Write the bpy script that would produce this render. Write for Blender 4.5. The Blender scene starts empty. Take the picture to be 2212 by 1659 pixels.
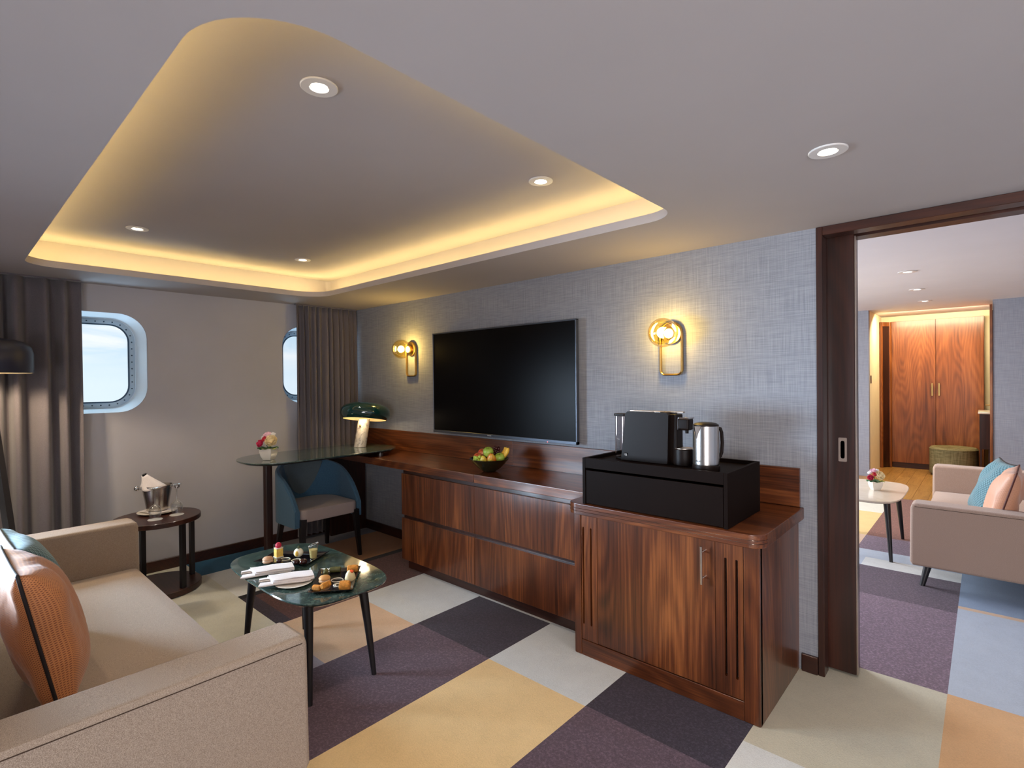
import bpy, bmesh, math, random
from mathutils import Vector, Matrix
random.seed(7)
PI = math.pi
S = bpy.context.scene
COL = S.collection

# ---------------------------------------------------------------- camera, world, light, exposure
def srgb(r, g, b):
    f = lambda c: (c/255/12.92) if c/255 <= .04045 else ((c/255+.055)/1.055)**2.4
    return (f(r), f(g), f(b), 1.0)

CAM = Vector((4.93, -2.98, 1.50))
yaw, pit, rol = math.radians(42.193), -.0068, .0100
fw = Vector((-math.sin(yaw)*math.cos(pit), math.cos(yaw)*math.cos(pit), math.sin(pit)))
rt = Vector((math.cos(yaw), math.sin(yaw), 0))
dn = fw.cross(rt)
cx = math.cos(rol)*rt + math.sin(rol)*dn
cy = -math.sin(rol)*rt + math.cos(rol)*dn
cd = bpy.data.cameras.new('camera'); cam = bpy.data.objects.new('camera', cd); COL.objects.link(cam)
cam.matrix_world = Matrix(((cx.x, -cy.x, -fw.x, CAM.x), (cx.y, -cy.y, -fw.y, CAM.y), (cx.z, -cy.z, -fw.z, CAM.z), (0, 0, 0, 1)))
cd.sensor_width = 36; cd.lens = 1130.3/2212*36; cd.clip_start = .05; cd.clip_end = 200
S.camera = cam

vs = S.view_settings
S.display_settings.display_device = 'sRGB'
vs.view_transform = 'Standard'; vs.look = 'None'; vs.gamma = 1; vs.exposure = 0.12; vs.use_curve_mapping = False
cyc = S.cycles
cyc.max_bounces = 8; cyc.diffuse_bounces = 5; cyc.glossy_bounces = 4; cyc.transmission_bounces = 8; cyc.transparent_max_bounces = 12
cyc.use_denoising = True; cyc.sample_clamp_indirect = 6; cyc.caustics_reflective = False; cyc.caustics_refractive = False

W = bpy.data.worlds.new('sky'); S.world = W; W.use_nodes = True
nt = W.node_tree; nt.nodes.clear()
def wn(t, **k):
    n = nt.nodes.new(t)
    for a, b in k.items(): setattr(n, a, b)
    return n
tc = wn('ShaderNodeTexCoord'); sep = wn('ShaderNodeSeparateXYZ'); mp = wn('ShaderNodeMapping'); mp.inputs['Scale'].default_value = (5, 5, 26)
nz = wn('ShaderNodeTexNoise'); nz.inputs['Scale'].default_value = 1.3; nz.inputs['Detail'].default_value = 8; nz.inputs['Distortion'].default_value = .6
cr = wn('ShaderNodeValToRGB'); cr.color_ramp.elements[0].position = .42; cr.color_ramp.elements[1].position = .62
gr = wn('ShaderNodeValToRGB'); gr.color_ramp.elements[0].position = 0; gr.color_ramp.elements[0].color = (.80, .91, 1, 1)
gr.color_ramp.elements[1].position = .13; gr.color_ramp.elements[1].color = (.52, .73, .90, 1)
fade = wn('ShaderNodeMapRange'); fade.inputs[1].default_value = .015; fade.inputs[2].default_value = .05
mul = wn('ShaderNodeMath', operation='MULTIPLY'); mix = wn('ShaderNodeMix', data_type='RGBA'); mix.inputs[7].default_value = (.95, .97, 1, 1)
bg = wn('ShaderNodeBackground'); bg.inputs[1].default_value = 1.0; out = wn('ShaderNodeOutputWorld')
L = nt.links.new
L(tc.outputs['Generated'], sep.inputs[0]); L(tc.outputs['Generated'], mp.inputs[0]); L(mp.outputs[0], nz.inputs['Vector'])
L(nz.outputs['Fac'], cr.inputs[0]); L(sep.outputs[2], gr.inputs[0]); L(sep.outputs[2], fade.inputs[0])
L(cr.outputs[0], mul.inputs[0]); L(fade.outputs[0], mul.inputs[1]); L(mul.outputs[0], mix.inputs[0]); L(gr.outputs[0], mix.inputs[6])
L(mix.outputs[2], bg.inputs[0]); L(bg.outputs[0], out.inputs[0])

def area(name, loc, target, sx, sy, power, col, spread=PI, parent=None):
    l = bpy.data.lights.new(name, 'AREA'); l.shape = 'RECTANGLE'; l.size = sx; l.size_y = sy; l.energy = power; l.color = col; l.spread = spread
    o = bpy.data.objects.new(name, l); COL.objects.link(o); o.location = loc
    o.rotation_euler = (Vector(target)-Vector(loc)).to_track_quat('-Z', 'Y').to_euler()
    return o
DAY = (.62, .80, 1.0); WARM = (1.0, .80, .58); VW = (1.0, .66, .32)
# bluish fill lamp at an added window, out of view past the left edge
area('side_fill_left', (.12, -4.15, 1.15), (2.8, -2.5, .15), 1.6, 1.0, 135, (.62, .80, 1.0), 1.35)
# lamps added above and below the two portholes, boosting the daylight on their reveals
for yy in (-2.23, -.40):
    area('porthole_boost_high', (-.80, yy, 2.75), (.15, yy, 1.25), .8, .7, 30, (.55, .80, 1.0))
    area('porthole_boost_low', (-.80, yy, .60), (.25, yy, 2.15), .8, .7, 34, (.50, .76, 1.0))
# daylight through the second room's windows
area('daylight_second_room', (.6, 2.6, 1.5), (5, 2.3, .6), 2.4, 1.6, 230, (.80, .89, 1.0))
# fill lamp added behind the camera, lifting the right-hand ceiling and television wall
area('fill_behind', (6.3, -5.45, 1.15), (5.0, -1.2, 2.3), 2.2, 1.6, 92, (1.0, .97, .99), 2.3)
area('overhead_fill_behind', (6.2, -3.6, 2.2), (4.9, -2.4, .3), 1.6, 1.2, 28, (1, .92, .84))  # soft overhead fill added out of view, with no fitting of its own
# warm ceiling lights of the entry alcove and of the second room
area('entry_light', (4.35, 6.95, 2.46), (4.35, 7.7, .9), 1.2, .35, 46, (1, .84, .54))
area('second_room_light', (3.8, 3.9, 2.46), (4.1, 4.0, 0), 1.2, 2.4, 40, (1, .90, .80))

# ---------------------------------------------------------------- mesh helpers
def T(verts, M):
    if M is not None:
        for v in verts: v.co = M @ v.co
def box(bm, x0, x1, y0, y1, z0, z1, bev=0, seg=2, M=None):
    vs_ = [bm.verts.new((x, y, z)) for x in (x0, x1) for y in (y0, y1) for z in (z0, z1)]
    f = [(0, 1, 3, 2), (4, 6, 7, 5), (0, 4, 5, 1), (2, 3, 7, 6), (0, 2, 6, 4), (1, 5, 7, 3)]
    fs = [bm.faces.new([vs_[i] for i in q]) for q in f]
    allv = vs_
    if bev > 0:
        es = list({e for fa in fs for e in fa.edges})
        r = bmesh.ops.bevel(bm, geom=es, offset=bev, segments=seg, affect='EDGES', profile=.5)
        allv = list({v for fa in r['faces'] for v in fa.verts})
    T(allv, M)
    return allv
def loft(bm, rings, cap=True, close=True, M=None):
    R = [[bm.verts.new(p) for p in r] for r in rings]
    n = len(R[0])
    for a, b in zip(R, R[1:]):
        for i in range(n if close else n-1):
            j = (i+1) % n
            try: bm.faces.new((a[i], a[j], b[j], b[i]))
            except ValueError: pass
    if cap:
        for r, rev in ((R[0], True), (R[-1], False)):
            try: bm.faces.new(list(reversed(r)) if rev else r)
            except ValueError: pass
    allv = [v for r in R for v in r]
    T(allv, M)
    return allv
def lathe(bm, prof, c=(0, 0, 0), n=32, M=None, ax=None):
    rings = []
    for r, z in prof:
        r = max(r, 1e-4)
        rings.append([(c[0]+r*math.cos(2*PI*i/n), c[1]+r*math.sin(2*PI*i/n), c[2]+z) for i in range(n)])
    return loft(bm, rings, M=M)
def cyl(bm, c, r, z0, z1, n=24, bev=0, M=None):
    b = bev
    p = [(r-b, z0), (r, z0+b), (r, z1-b), (r-b, z1)] if b else [(r, z0), (r, z1)]
    return lathe(bm, p, (c[0], c[1], 0), n, M)
def rrect(x0, x1, y0, y1, r, n=8):
    if not isinstance(r, (list, tuple)): r = [r]*4
    pts = []
    for (cx_, cy_, a0, rr) in ((x1, y1, 0, r[0]), (x0, y1, PI/2, r[1]), (x0, y0, PI, r[2]), (x1, y0, 1.5*PI, r[3])):
        sx = -1 if cx_ == x1 else 1; sy = -1 if cy_ == y1 else 1
        ox, oy = cx_+sx*rr, cy_+sy*rr
        for k in range(n+1):
            a = a0+PI/2*k/n
            pts.append((ox+rr*math.cos(a), oy+rr*math.sin(a)))
    return pts
def inset(poly, d):
    out_ = []; n = len(poly)
    for i in range(n):
        p0, p1, p2 = Vector(poly[i-1]), Vector(poly[i]), Vector(poly[(i+1) % n])
        a = (p1-p0); b = (p2-p1)
        a = a.normalized() if a.length > 1e-7 else b.normalized(); b = b.normalized() if b.length > 1e-7 else a
        na = Vector((-a.y, a.x)); nb = Vector((-b.y, b.x)); m = (na+nb)
        m = m.normalized() if m.length > 1e-6 else na
        k = 1/max(.5, m.dot(na))
        out_.append(tuple(p1+m*d*k))
    return out_
def prism(bm, poly, z0, z1, bev=0, M=None, flat=None):
    if bev:
        i1 = inset(poly, bev); i2 = inset(poly, bev*.3)
        rings = [(i1, z0), (i2, z0+bev*.3), (poly, z0+bev), (poly, z1-bev), (i2, z1-bev*.3), (i1, z1)]
    else: rings = [(poly, z0), (poly, z1)]
    return loft(bm, [[(x, y, z) for x, y in p] for p, z in rings], M=M)
def tube(bm, pts, r, n=8, closed=False, M=None, cap=True):
    pts = [Vector(p) for p in pts]; m = len(pts)
    rr = r if isinstance(r, (list, tuple)) else [r]*m
    rings = []; up = None
    for i, p in enumerate(pts):
        t = (pts[(i+1) % m]-pts[i-1]) if closed else (pts[min(i+1, m-1)]-pts[max(i-1, 0)])
        t = t.normalized() if t.length > 1e-9 else Vector((0, 0, 1))
        if up is None:
            up = Vector((0, 0, 1)) if abs(t.z) < .9 else Vector((1, 0, 0))
        u = (up - t*up.dot(t)); u = u.normalized() if u.length > 1e-6 else t.orthogonal().normalized()
        up = u; w = t.cross(u)
        rings.append([p+rr[i]*(math.cos(2*PI*k/n)*u+math.sin(2*PI*k/n)*w) for k in range(n)])
    if closed: rings.append(rings[0]); return loft(bm, rings, cap=False, M=M)
    return loft(bm, rings, cap=cap, M=M)
def ball(bm, c, r, sx=1, sy=1, sz=1, n=16, M=None, jit=0):
    res = bmesh.ops.create_uvsphere(bm, u_segments=n, v_segments=max(6, n//2+2), radius=r)
    for v in res['verts']:
        k = 1+random.uniform(-jit, jit)
        v.co = Vector((v.co.x*sx*k+c[0], v.co.y*sy*k+c[1], v.co.z*sz*k+c[2]))
    T(res['verts'], M)
    return res['verts']
def B(): return bmesh.new()
def mesh_of(bm, name, smooth=True, ang=35):
    bmesh.ops.recalc_face_normals(bm, faces=bm.faces)
    me = bpy.data.meshes.new(name); bm.to_mesh(me); bm.free()
    if smooth:
        me.shade_smooth()
        try: me.set_sharp_from_angle(angle=math.radians(ang))
        except Exception: pass
    return me
WM = {}
def obj(name, bm, m, parent=None, local=False, ang=35, kind=None, label=None, origin=None):
    me = mesh_of(bm, name, ang=ang)
    flat_n = ang < 100
    ms = m if isinstance(m, (list, tuple)) else [m]
    for k in ms: me.materials.append(k)
    o = bpy.data.objects.new(name, me); COL.objects.link(o)
    if flat_n and len(me.polygons) < 4000:
        wn_ = o.modifiers.new('n', 'WEIGHTED_NORMAL'); wn_.keep_sharp = True; wn_.weight = 90
    if parent is not None:
        o.parent = parent
        if not local: me.transform(WM[parent.name].inverted())
        WM[o.name] = WM[parent.name].copy()
    else:
        if not local:
            co = [v.co for v in me.vertices]
            mn = Vector([min(c[i] for c in co) for i in range(3)]); mx = Vector([max(c[i] for c in co) for i in range(3)])
            og = Vector(((mn.x+mx.x)/2, (mn.y+mx.y)/2, mn.z)) if origin is None else Vector(origin)
            me.transform(Matrix.Translation(-og)); o.location = og
            WM[o.name] = Matrix.Translation(og)
        else: WM[o.name] = Matrix.Identity(4)
    if kind: o['kind'] = kind
    if label: o['label'] = label
    return o
def tag(o, label, cat, group=None):
    o['label'] = label; o['category'] = cat
    if group: o['group'] = group
    return o
def thing(name, label, cat, loc=(0, 0, 0), rotz=0, group=None):
    o = bpy.data.objects.new(name, None); COL.objects.link(o); o.empty_display_size = .1
    o.location = loc; o.rotation_euler = (0, 0, rotz)
    WM[o.name] = Matrix.Translation(Vector(loc)) @ Matrix.Rotation(rotz, 4, 'Z')
    return tag(o, label, cat, group)
def struct(name, bm, m, parent=None, ang=35):
    o = obj(name, bm, m, parent, ang=ang)
    if parent is None: o['kind'] = 'structure'
    return o
def kids(o): return [c for c in o.children]
def dup(root, loc, rotz=None, label=None, group=None, scale=None):
    r = root.copy(); COL.objects.link(r); r.location = loc
    if rotz is not None: r.rotation_euler = (0, 0, rotz)
    if scale: r.scale = (scale,)*3
    if label: r['label'] = label
    if group: r['group'] = group
    for ch in kids(root):
        c = ch.copy(); COL.objects.link(c); c.parent = r
        for g in kids(ch):
            d = g.copy(); COL.objects.link(d); d.parent = c
    return r

# ---------------------------------------------------------------- materials
class NM:
    def __init__(s, name):
        s.m = bpy.data.materials.new(name); s.m.use_nodes = True; s.t = s.m.node_tree; s.n = s.t.nodes
        s.b = s.n['Principled BSDF']; s.o = s.n['Material Output']
    def node(s, t, **k):
        n = s.n.new(t)
        for a, b in k.items():
            if a.startswith('i_'): n.inputs[a[2:].replace('_', ' ')].default_value = b
            else: setattr(n, a, b)
        return n
    def l(s, a, b): s.t.links.new(a, b)
    def coord(s, scale=(1, 1, 1), rot=(0, 0, 0), rnd=False, kind='Object', loc=(0, 0, 0)):
        tc_ = s.node('ShaderNodeTexCoord'); mp_ = s.node('ShaderNodeMapping')
        mp_.inputs['Scale'].default_value = scale; mp_.inputs['Rotation'].default_value = rot; mp_.inputs['Location'].default_value = loc
        s.l(tc_.outputs[kind], mp_.inputs[0])
        if rnd:
            oi = s.node('ShaderNodeObjectInfo'); ad = s.node('ShaderNodeVectorMath', operation='SCALE'); ad.inputs['Scale'].default_value = 13.0
            cb = s.node('ShaderNodeCombineXYZ'); s.l(oi.outputs['Random'], cb.inputs[0]); s.l(oi.outputs['Random'], cb.inputs[1]); cb.inputs[2].default_value = .31
            s.l(cb.outputs[0], ad.inputs[0]); a2 = s.node('ShaderNodeVectorMath', operation='ADD'); s.l(mp_.outputs[0], a2.inputs[0]); s.l(ad.outputs[0], a2.inputs[1])
            return a2.outputs[0]
        return mp_.outputs[0]
    def ramp(s, src, stops):
        r = s.node('ShaderNodeValToRGB'); e = r.color_ramp.elements
        while len(e) < len(stops): e.new(.5)
        for k, (p, c) in enumerate(stops): e[k].position = p; e[k].color = c
        s.l(src, r.inputs[0]); return r.outputs[0]
    def noise(s, vec, scale, detail=3, rough=.5, dist=0):
        n = s.node('ShaderNodeTexNoise'); n.inputs['Scale'].default_value = scale; n.inputs['Detail'].default_value = detail
        n.inputs['Roughness'].default_value = rough; n.inputs['Distortion'].default_value = dist
        if vec is not None: s.l(vec, n.inputs['Vector'])
        return n.outputs['Fac']
    def mix(s, f, a, b, mode='MIX'):
        n = s.node('ShaderNodeMix', data_type='RGBA', blend_type=mode)
        for v, i in ((f, 0), (a, 6), (b, 7)):
            if hasattr(v, 'is_linked'): s.l(v, n.inputs[i])
            else: n.inputs[i].default_value = v
        return n.outputs[2]
    def bump(s, h, strength=.2, dist=.01):
        n = s.node('ShaderNodeBump'); n.inputs['Strength'].default_value = strength; n.inputs['Distance'].default_value = dist
        s.l(h, n.inputs['Height']); s.l(n.outputs[0], s.b.inputs['Normal'])
    def set(s, **k):
        for a, v in k.items(): s.b.inputs[a.replace('_', ' ')].default_value = v
        return s
def plain(name, c, rough=.5, metal=0, spec=None, var=.06, vs_=8, bump=0, bs=60, coat=0):
    q = NM(name); q.set(Roughness=rough, Metallic=metal)
    if spec is not None: q.b.inputs['Specular IOR Level'].default_value = spec
    if coat: q.b.inputs['Coat Weight'].default_value = coat; q.b.inputs['Coat Roughness'].default_value = .06
    v = q.coord(); n = q.noise(v, vs_, 3)
    a = tuple(x*(1-var) for x in c[:3])+(1,); b = tuple(min(1, x*(1+var)) for x in c[:3])+(1,)
    q.l(q.ramp(n, [(.3, a), (.7, b)]), q.b.inputs['Base Color'])
    if bump: q.bump(q.noise(v, bs, 2), bump, .003)
    return q.m
def emis(name, c, s):
    q = NM(name); q.set(Base_Color=(.8, .8, .8, 1)); q.b.inputs['Emission Color'].default_value = c; q.b.inputs['Emission Strength'].default_value = s
    return q.m
def wood(name, dark, mid, lite, axis='Z', rough=.30, scale=1.0, coat=.22, ring=1.0):
    q = NM(name); st = .16
    sc = {'Z': (1, 1, st), 'X': (st, 1, 1), 'Y': (1, st, 1)}[axis]
    fs = {'Z': (70, 70, 1.2), 'X': (1.2, 70, 70), 'Y': (70, 1.2, 70)}[axis]
    v = q.coord(tuple(x*scale for x in sc), rnd=True)
    cn = q.noise(q.coord(tuple({1: 2.6, st: .42}[x]*scale for x in sc), rnd=True), 1, 1.5, .4, .25)
    ml = q.node('ShaderNodeMath', operation='MULTIPLY'); q.l(cn, ml.inputs[0]); ml.inputs[1].default_value = 150*ring
    w = q.node('ShaderNodeMath', operation='SINE'); q.l(ml.outputs[0], w.inputs[0])
    big = q.noise(q.coord(tuple({1: 5.0, st: .5}[x]*scale for x in sc), rnd=True), 1, 4, .6, .6)
    fine = q.noise(q.coord(fs, rnd=True), 1.6, 5, .7)
    m1 = q.node('ShaderNodeMath', operation='MULTIPLY_ADD'); q.l(w.outputs[0], m1.inputs[0]); m1.inputs[1].default_value = .055
    m2 = q.node('ShaderNodeMath', operation='MULTIPLY_ADD'); q.l(big, m2.inputs[0]); m2.inputs[1].default_value = .75
    m3 = q.node('ShaderNodeMath', operation='MULTIPLY_ADD'); q.l(fine, m3.inputs[0]); m3.inputs[1].default_value = .65; m3.inputs[2].default_value = -.20
    q.l(m3.outputs[0], m2.inputs[2]); q.l(m2.outputs[0], m1.inputs[2])
    c = q.ramp(m1.outputs[0], [(.22, dark), (.5, mid), (.82, lite)])
    q.l(c, q.b.inputs['Base Color']); q.set(Roughness=rough)
    q.b.inputs['Coat Weight'].default_value = coat; q.b.inputs['Coat Roughness'].default_value = .12
    q.bump(fine, .06, .002)
    return q.m
def fabric(name, c1, c2, scale=420, bump=.5, rough=.9, sheen=.2, var=None, dist=.0015):
    q = NM(name); v = q.coord()
    n = q.noise(v, scale, 2, .6); n2 = q.noise(v, 3, 3)
    c = q.ramp(n, [(.38, c1), (.62, c2)])
    if var: c = q.mix(q.ramp(n2, [(.35, (0, 0, 0, 1)), (.65, (.5, .5, .5, 1))]), c, var)
    q.l(c, q.b.inputs['Base Color']); q.set(Roughness=rough)
    q.b.inputs['Sheen Weight'].default_value = sheen
    q.bump(n, bump, dist)
    return q.m
def weave(name, c1, c2, sx=260, rough=.85, amp=.5):
    # fine linen cloth: crossed threads (two stretched noises)
    q = NM(name)
    a = q.noise(q.coord((sx*1.3, sx*1.3, 5)), 1, 2, .5); b = q.noise(q.coord((10, 10, sx*1.8)), 1, 2, .5)
    s_ = q.node('ShaderNodeMath', operation='ADD'); q.l(a, s_.inputs[0]); q.l(b, s_.inputs[1])
    h = q.node('ShaderNodeMath', operation='MULTIPLY'); q.l(s_.outputs[0], h.inputs[0]); h.inputs[1].default_value = .5
    q.l(q.ramp(h.outputs[0], [(.38, c1), (.62, c2)]), q.b.inputs['Base Color']); q.set(Roughness=rough)
    q.b.inputs['Specular IOR Level'].default_value = .2
    q.bump(h.outputs[0], amp, .002)
    return q.m
def glassy(name, tint=(1, 1, 1, 1), refl=.08, rough=.02):
    q = NM(name); q.n.remove(q.b)
    tr = q.node('ShaderNodeBsdfTransparent'); tr.inputs[0].default_value = tint
    gl = q.node('ShaderNodeBsdfGlossy'); gl.inputs['Roughness'].default_value = rough; gl.inputs[0].default_value = (1, 1, 1, 1)
    lw = q.node('ShaderNodeLayerWeight'); lw.inputs[0].default_value = .35
    mr = q.node('ShaderNodeMapRange'); mr.inputs[3].default_value = refl; mr.inputs[4].default_value = .65; q.l(lw.outputs['Facing'], mr.inputs[0])
    mx = q.node('ShaderNodeMixShader'); q.l(mr.outputs[0], mx.inputs[0]); q.l(tr.outputs[0], mx.inputs[1]); q.l(gl.outputs[0], mx.inputs[2]); q.l(mx.outputs[0], q.o.inputs[0])
    return q.m

WD = (srgb(26, 10, 4), srgb(88, 44, 21), srgb(148, 86, 44))
M = {}
M['walnut_z'] = wood('walnut upright grain', *WD, axis='Z')
M['walnut_x'] = wood('walnut lengthwise grain', *WD, axis='X')
M['walnut_y'] = wood('walnut crosswise grain', *WD, axis='Y')
M['walnut_dk'] = wood('dark stained walnut', srgb(22, 9, 6), srgb(50, 22, 13), srgb(72, 33, 19), axis='Z', rough=.38)
M['walnut_dx'] = wood('dark stained walnut lengthwise', srgb(22, 9, 6), srgb(54, 25, 16), srgb(78, 38, 24), axis='X', rough=.38)
M['ward'] = wood('warm walnut wardrobe', srgb(74, 36, 14), srgb(130, 72, 33), srgb(170, 104, 56), axis='Z', scale=1.2)
M['ebony'] = plain('black brown lacquer', srgb(20, 12, 9), .5, var=.15, vs_=3, spec=.04)
M['blackleg'] = plain('black stained timber', srgb(24, 20, 22), .4, var=.2)
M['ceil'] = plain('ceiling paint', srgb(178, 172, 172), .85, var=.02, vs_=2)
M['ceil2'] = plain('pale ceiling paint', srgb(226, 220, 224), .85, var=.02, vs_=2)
M['wallW'] = plain('warm grey wall vinyl', srgb(182, 181, 188), .8, var=.03, vs_=3, bump=.15, bs=300)
M['wallTV'] = weave('grey blue linen wallpaper', srgb(132, 135, 144), srgb(160, 162, 169), 240, amp=.15)
M['wallfar'] = weave('blue grey linen wallpaper far', srgb(140, 142, 152), srgb(162, 164, 174), amp=.15)
M['wallcream'] = plain('cream wall', srgb(236, 222, 184), .8, var=.03)
M['reveal'] = plain('white window reveal', srgb(240, 246, 250), .5, var=.01)
M['ring'] = plain('painted metal window ring', srgb(186, 208, 224), .45, metal=0, var=.05)
M['bolt'] = plain('window bolt', srgb(70, 92, 112), .4, metal=.5)
M['pane'] = glassy('window glass', (.97, .99, 1, 1), .02)
M['glass'] = glassy('clear glass', (.93, .95, .95, 1), .10)
M['amber'] = glassy('amber glass', (1.0, .86, .42, 1), .14)
M['tank'] = glassy('clear plastic tank', (.78, .74, .74, 1), .10)
M['brass'] = plain('satin brass', srgb(214, 176, 110), .28, metal=1, var=.03)
M['steel'] = plain('brushed steel', srgb(196, 190, 184), .24, metal=1, var=.04)
M['nickel'] = plain('satin nickel', srgb(188, 172, 160), .36, metal=1, var=.03)
M['chrome'] = plain('polished steel', srgb(205, 205, 208), .1, metal=1, var=.02)
M['white'] = plain('white enamel', srgb(225, 222, 220), .35, var=.02)
M['porc'] = plain('white porcelain', srgb(235, 228, 218), .22, var=.02, coat=.3)
M['linen'] = fabric('white napkin linen', srgb(222, 214, 214), srgb(244, 238, 238), 500, .15, .8, .1)
M['sofa'] = fabric('oatmeal sofa cloth', srgb(138, 119, 103), srgb(198, 180, 162), 760, .5)
M['sofa2'] = fabric('rose beige sofa cloth', srgb(158, 132, 116), srgb(188, 162, 144), 480, .35)
M['seam'] = plain('dark seam thread', srgb(70, 52, 40), .8)
M['curtain'] = fabric('grey brown curtain cloth', srgb(96, 90, 96), srgb(124, 117, 120), 600, .3, .85, .3)
M['curtain'].node_tree.nodes['Principled BSDF'].inputs['Specular IOR Level'].default_value = .15
M['blue_cloth'] = fabric('blue chair cloth', srgb(40, 78, 108), srgb(84, 124, 152), 600, .4)
M['grey_cloth'] = fabric('slate grey chair cloth', srgb(78, 92, 98), srgb(102, 114, 120), 600, .4)
M['seatgrey'] = fabric('taupe seat cloth', srgb(150, 138, 136), srgb(182, 170, 168), 600, .35)
M['ottoman'] = weave('olive tweed', srgb(88, 80, 50), srgb(140, 130, 94), 120)
M['black'] = plain('matte black plastic', srgb(26, 18, 15), .42, var=.1, spec=.14)
M['blackg'] = plain('gloss black', srgb(14, 12, 12), .12, var=.1)
M['lampdark'] = plain('graphite lamp enamel', srgb(40, 42, 58), .38, var=.05)
M['greenlamp'] = plain('bottle green enamel', srgb(8, 50, 46), .12, var=.05, coat=.8)
M['tvbez'] = plain('graphite bezel', srgb(70, 76, 88), .35, metal=.4, var=.03)
M['screen'] = plain('dark television glass', srgb(10, 8, 9), .30, var=.02, spec=.06)
M['led'] = emis('cove light strip', (1, .72, .27, 1), 27)
M['bulb'] = emis('glowing lens', (1, .90, .72, 1), 14)
M['bulbw'] = emis('warm glowing bulb', (1, .85, .45, 1), 22)
M['bulbf'] = emis('glowing downlight', (1, .93, .85, 1), 4)
M['inlay'] = plain('cream lamp lining', srgb(236, 222, 190), .5, var=.02)
M['plum'] = plain('dark platter glass', srgb(20, 18, 26), .08, var=.1, coat=.6)

def marble(name, stops, rough, sc=6):
    q = NM(name); v = q.coord()
    n = q.noise(v, sc, 9, .65, 1.4)
    q.l(q.ramp(n, stops), q.b.inputs['Base Color']); q.set(Roughness=rough)
    q.b.inputs['Coat Weight'].default_value = .5; q.b.inputs['Coat Roughness'].default_value = .04
    return q.m
M['gmarble'] = marble('green marble', [(.3, srgb(34, 52, 50)), (.5, srgb(56, 76, 72)), (.62, srgb(92, 108, 100)), (.72, srgb(50, 70, 66))], .09, 26)
M['wmarble'] = marble('white marble', [(.3, srgb(232, 222, 208)), (.50, srgb(214, 206, 194)), (.60, srgb(160, 150, 140)), (.68, srgb(222, 216, 206))], .25, 14)
M['cream_marble'] = marble('cream marble', [(.3, srgb(228, 218, 200)), (.6, srgb(216, 202, 180)), (.8, srgb(200, 184, 160))], .3, 4)

def carpet(name, c, v=.18, rose=None):
    q = NM(name); co = q.coord()
    n = q.noise(co, 160, 3, .7); n2 = q.noise(co, 9, 4, .6); n3 = q.noise(q.coord((3, 3, 3)), 26, 5, .75)
    f = lambda k: tuple(min(1, x*k) for x in c[:3])+(1,)
    a = q.ramp(n, [(.3, f(1-v)), (.72, f(1+v))])
    b = q.mix(q.ramp(n2, [(.35, (0, 0, 0, 1)), (.7, (.35, .35, .35, 1))]), a, f(1.25))
    b2 = q.mix(q.ramp(n3, [(.47, (0, 0, 0, 1)), (.66, (.7, .7, .7, 1))]), b, f(2.4) if v > .25 else f(1.12))
    q.l(b2, q.b.inputs['Base Color']); q.set(Roughness=.95); q.b.inputs['Specular IOR Level'].default_value = .1
    q.b.inputs['Sheen Weight'].default_value = .15
    q.bump(n, .6, .004)
    return q.m

def houndstooth(name, c1, c2, s):
    q = NM(name); v = q.coord((s, s, s), kind='UV')
    ck = q.node('ShaderNodeTexChecker'); ck.inputs['Scale'].default_value = 1; q.l(v, ck.inputs[0])
    w = q.node('ShaderNodeTexWave', wave_type='BANDS', bands_direction='DIAGONAL'); w.inputs['Scale'].default_value = .62; q.l(v, w.inputs[0])
    g = q.node('ShaderNodeMath', operation='GREATER_THAN'); q.l(w.outputs['Fac'], g.inputs[0]); g.inputs[1].default_value = .5
    ck2 = q.node('ShaderNodeTexChecker'); ck2.inputs['Scale'].default_value = 1; q.l(q.coord((s, s, s), kind='UV', loc=(.5, 0, 0)), ck2.inputs[0])
    a = q.node('ShaderNodeMath', operation='ADD'); q.l(ck.outputs['Fac'], a.inputs[0]); q.l(g.outputs[0], a.inputs[1])
    a2 = q.node('ShaderNodeMath', operation='MULTIPLY'); q.l(a.outputs[0], a2.inputs[0]); a2.inputs[1].default_value = .5
    q.l(q.mix(a2.outputs[0], c1, c2), q.b.inputs['Base Color']); q.set(Roughness=.85); q.b.inputs['Sheen Weight'].default_value = .2
    return q.m
M['teal'] = houndstooth('teal houndstooth', srgb(14, 66, 80), srgb(122, 166, 176), 34)
def mesh_dots(name, c1, c2, s):
    q = NM(name)
    v = q.coord((s, s, s), kind='UV', rot=(0, 0, PI/4))
    o = q.node('ShaderNodeTexVoronoi'); o.inputs['Scale'].default_value = 1; o.inputs['Randomness'].default_value = 0; q.l(v, o.inputs['Vector'])
    q.l(q.ramp(o.outputs['Distance'], [(.22, c2), (.34, c1)]), q.b.inputs['Base Color']); q.set(Roughness=.5); q.b.inputs['Sheen Weight'].default_value = .3
    q.bump(q.noise(q.coord((1, 1, 1)), 9, 3), .5, .02)
    return q.m
M['orange'] = mesh_dots('orange honeycomb satin', srgb(206, 136, 84), srgb(128, 66, 38), 95)
M['peach'] = mesh_dots('peach satin', srgb(226, 168, 134), srgb(196, 136, 104), 95)

# ================================================================= SETTING
H = 2.25; H2 = 2.50
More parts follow.
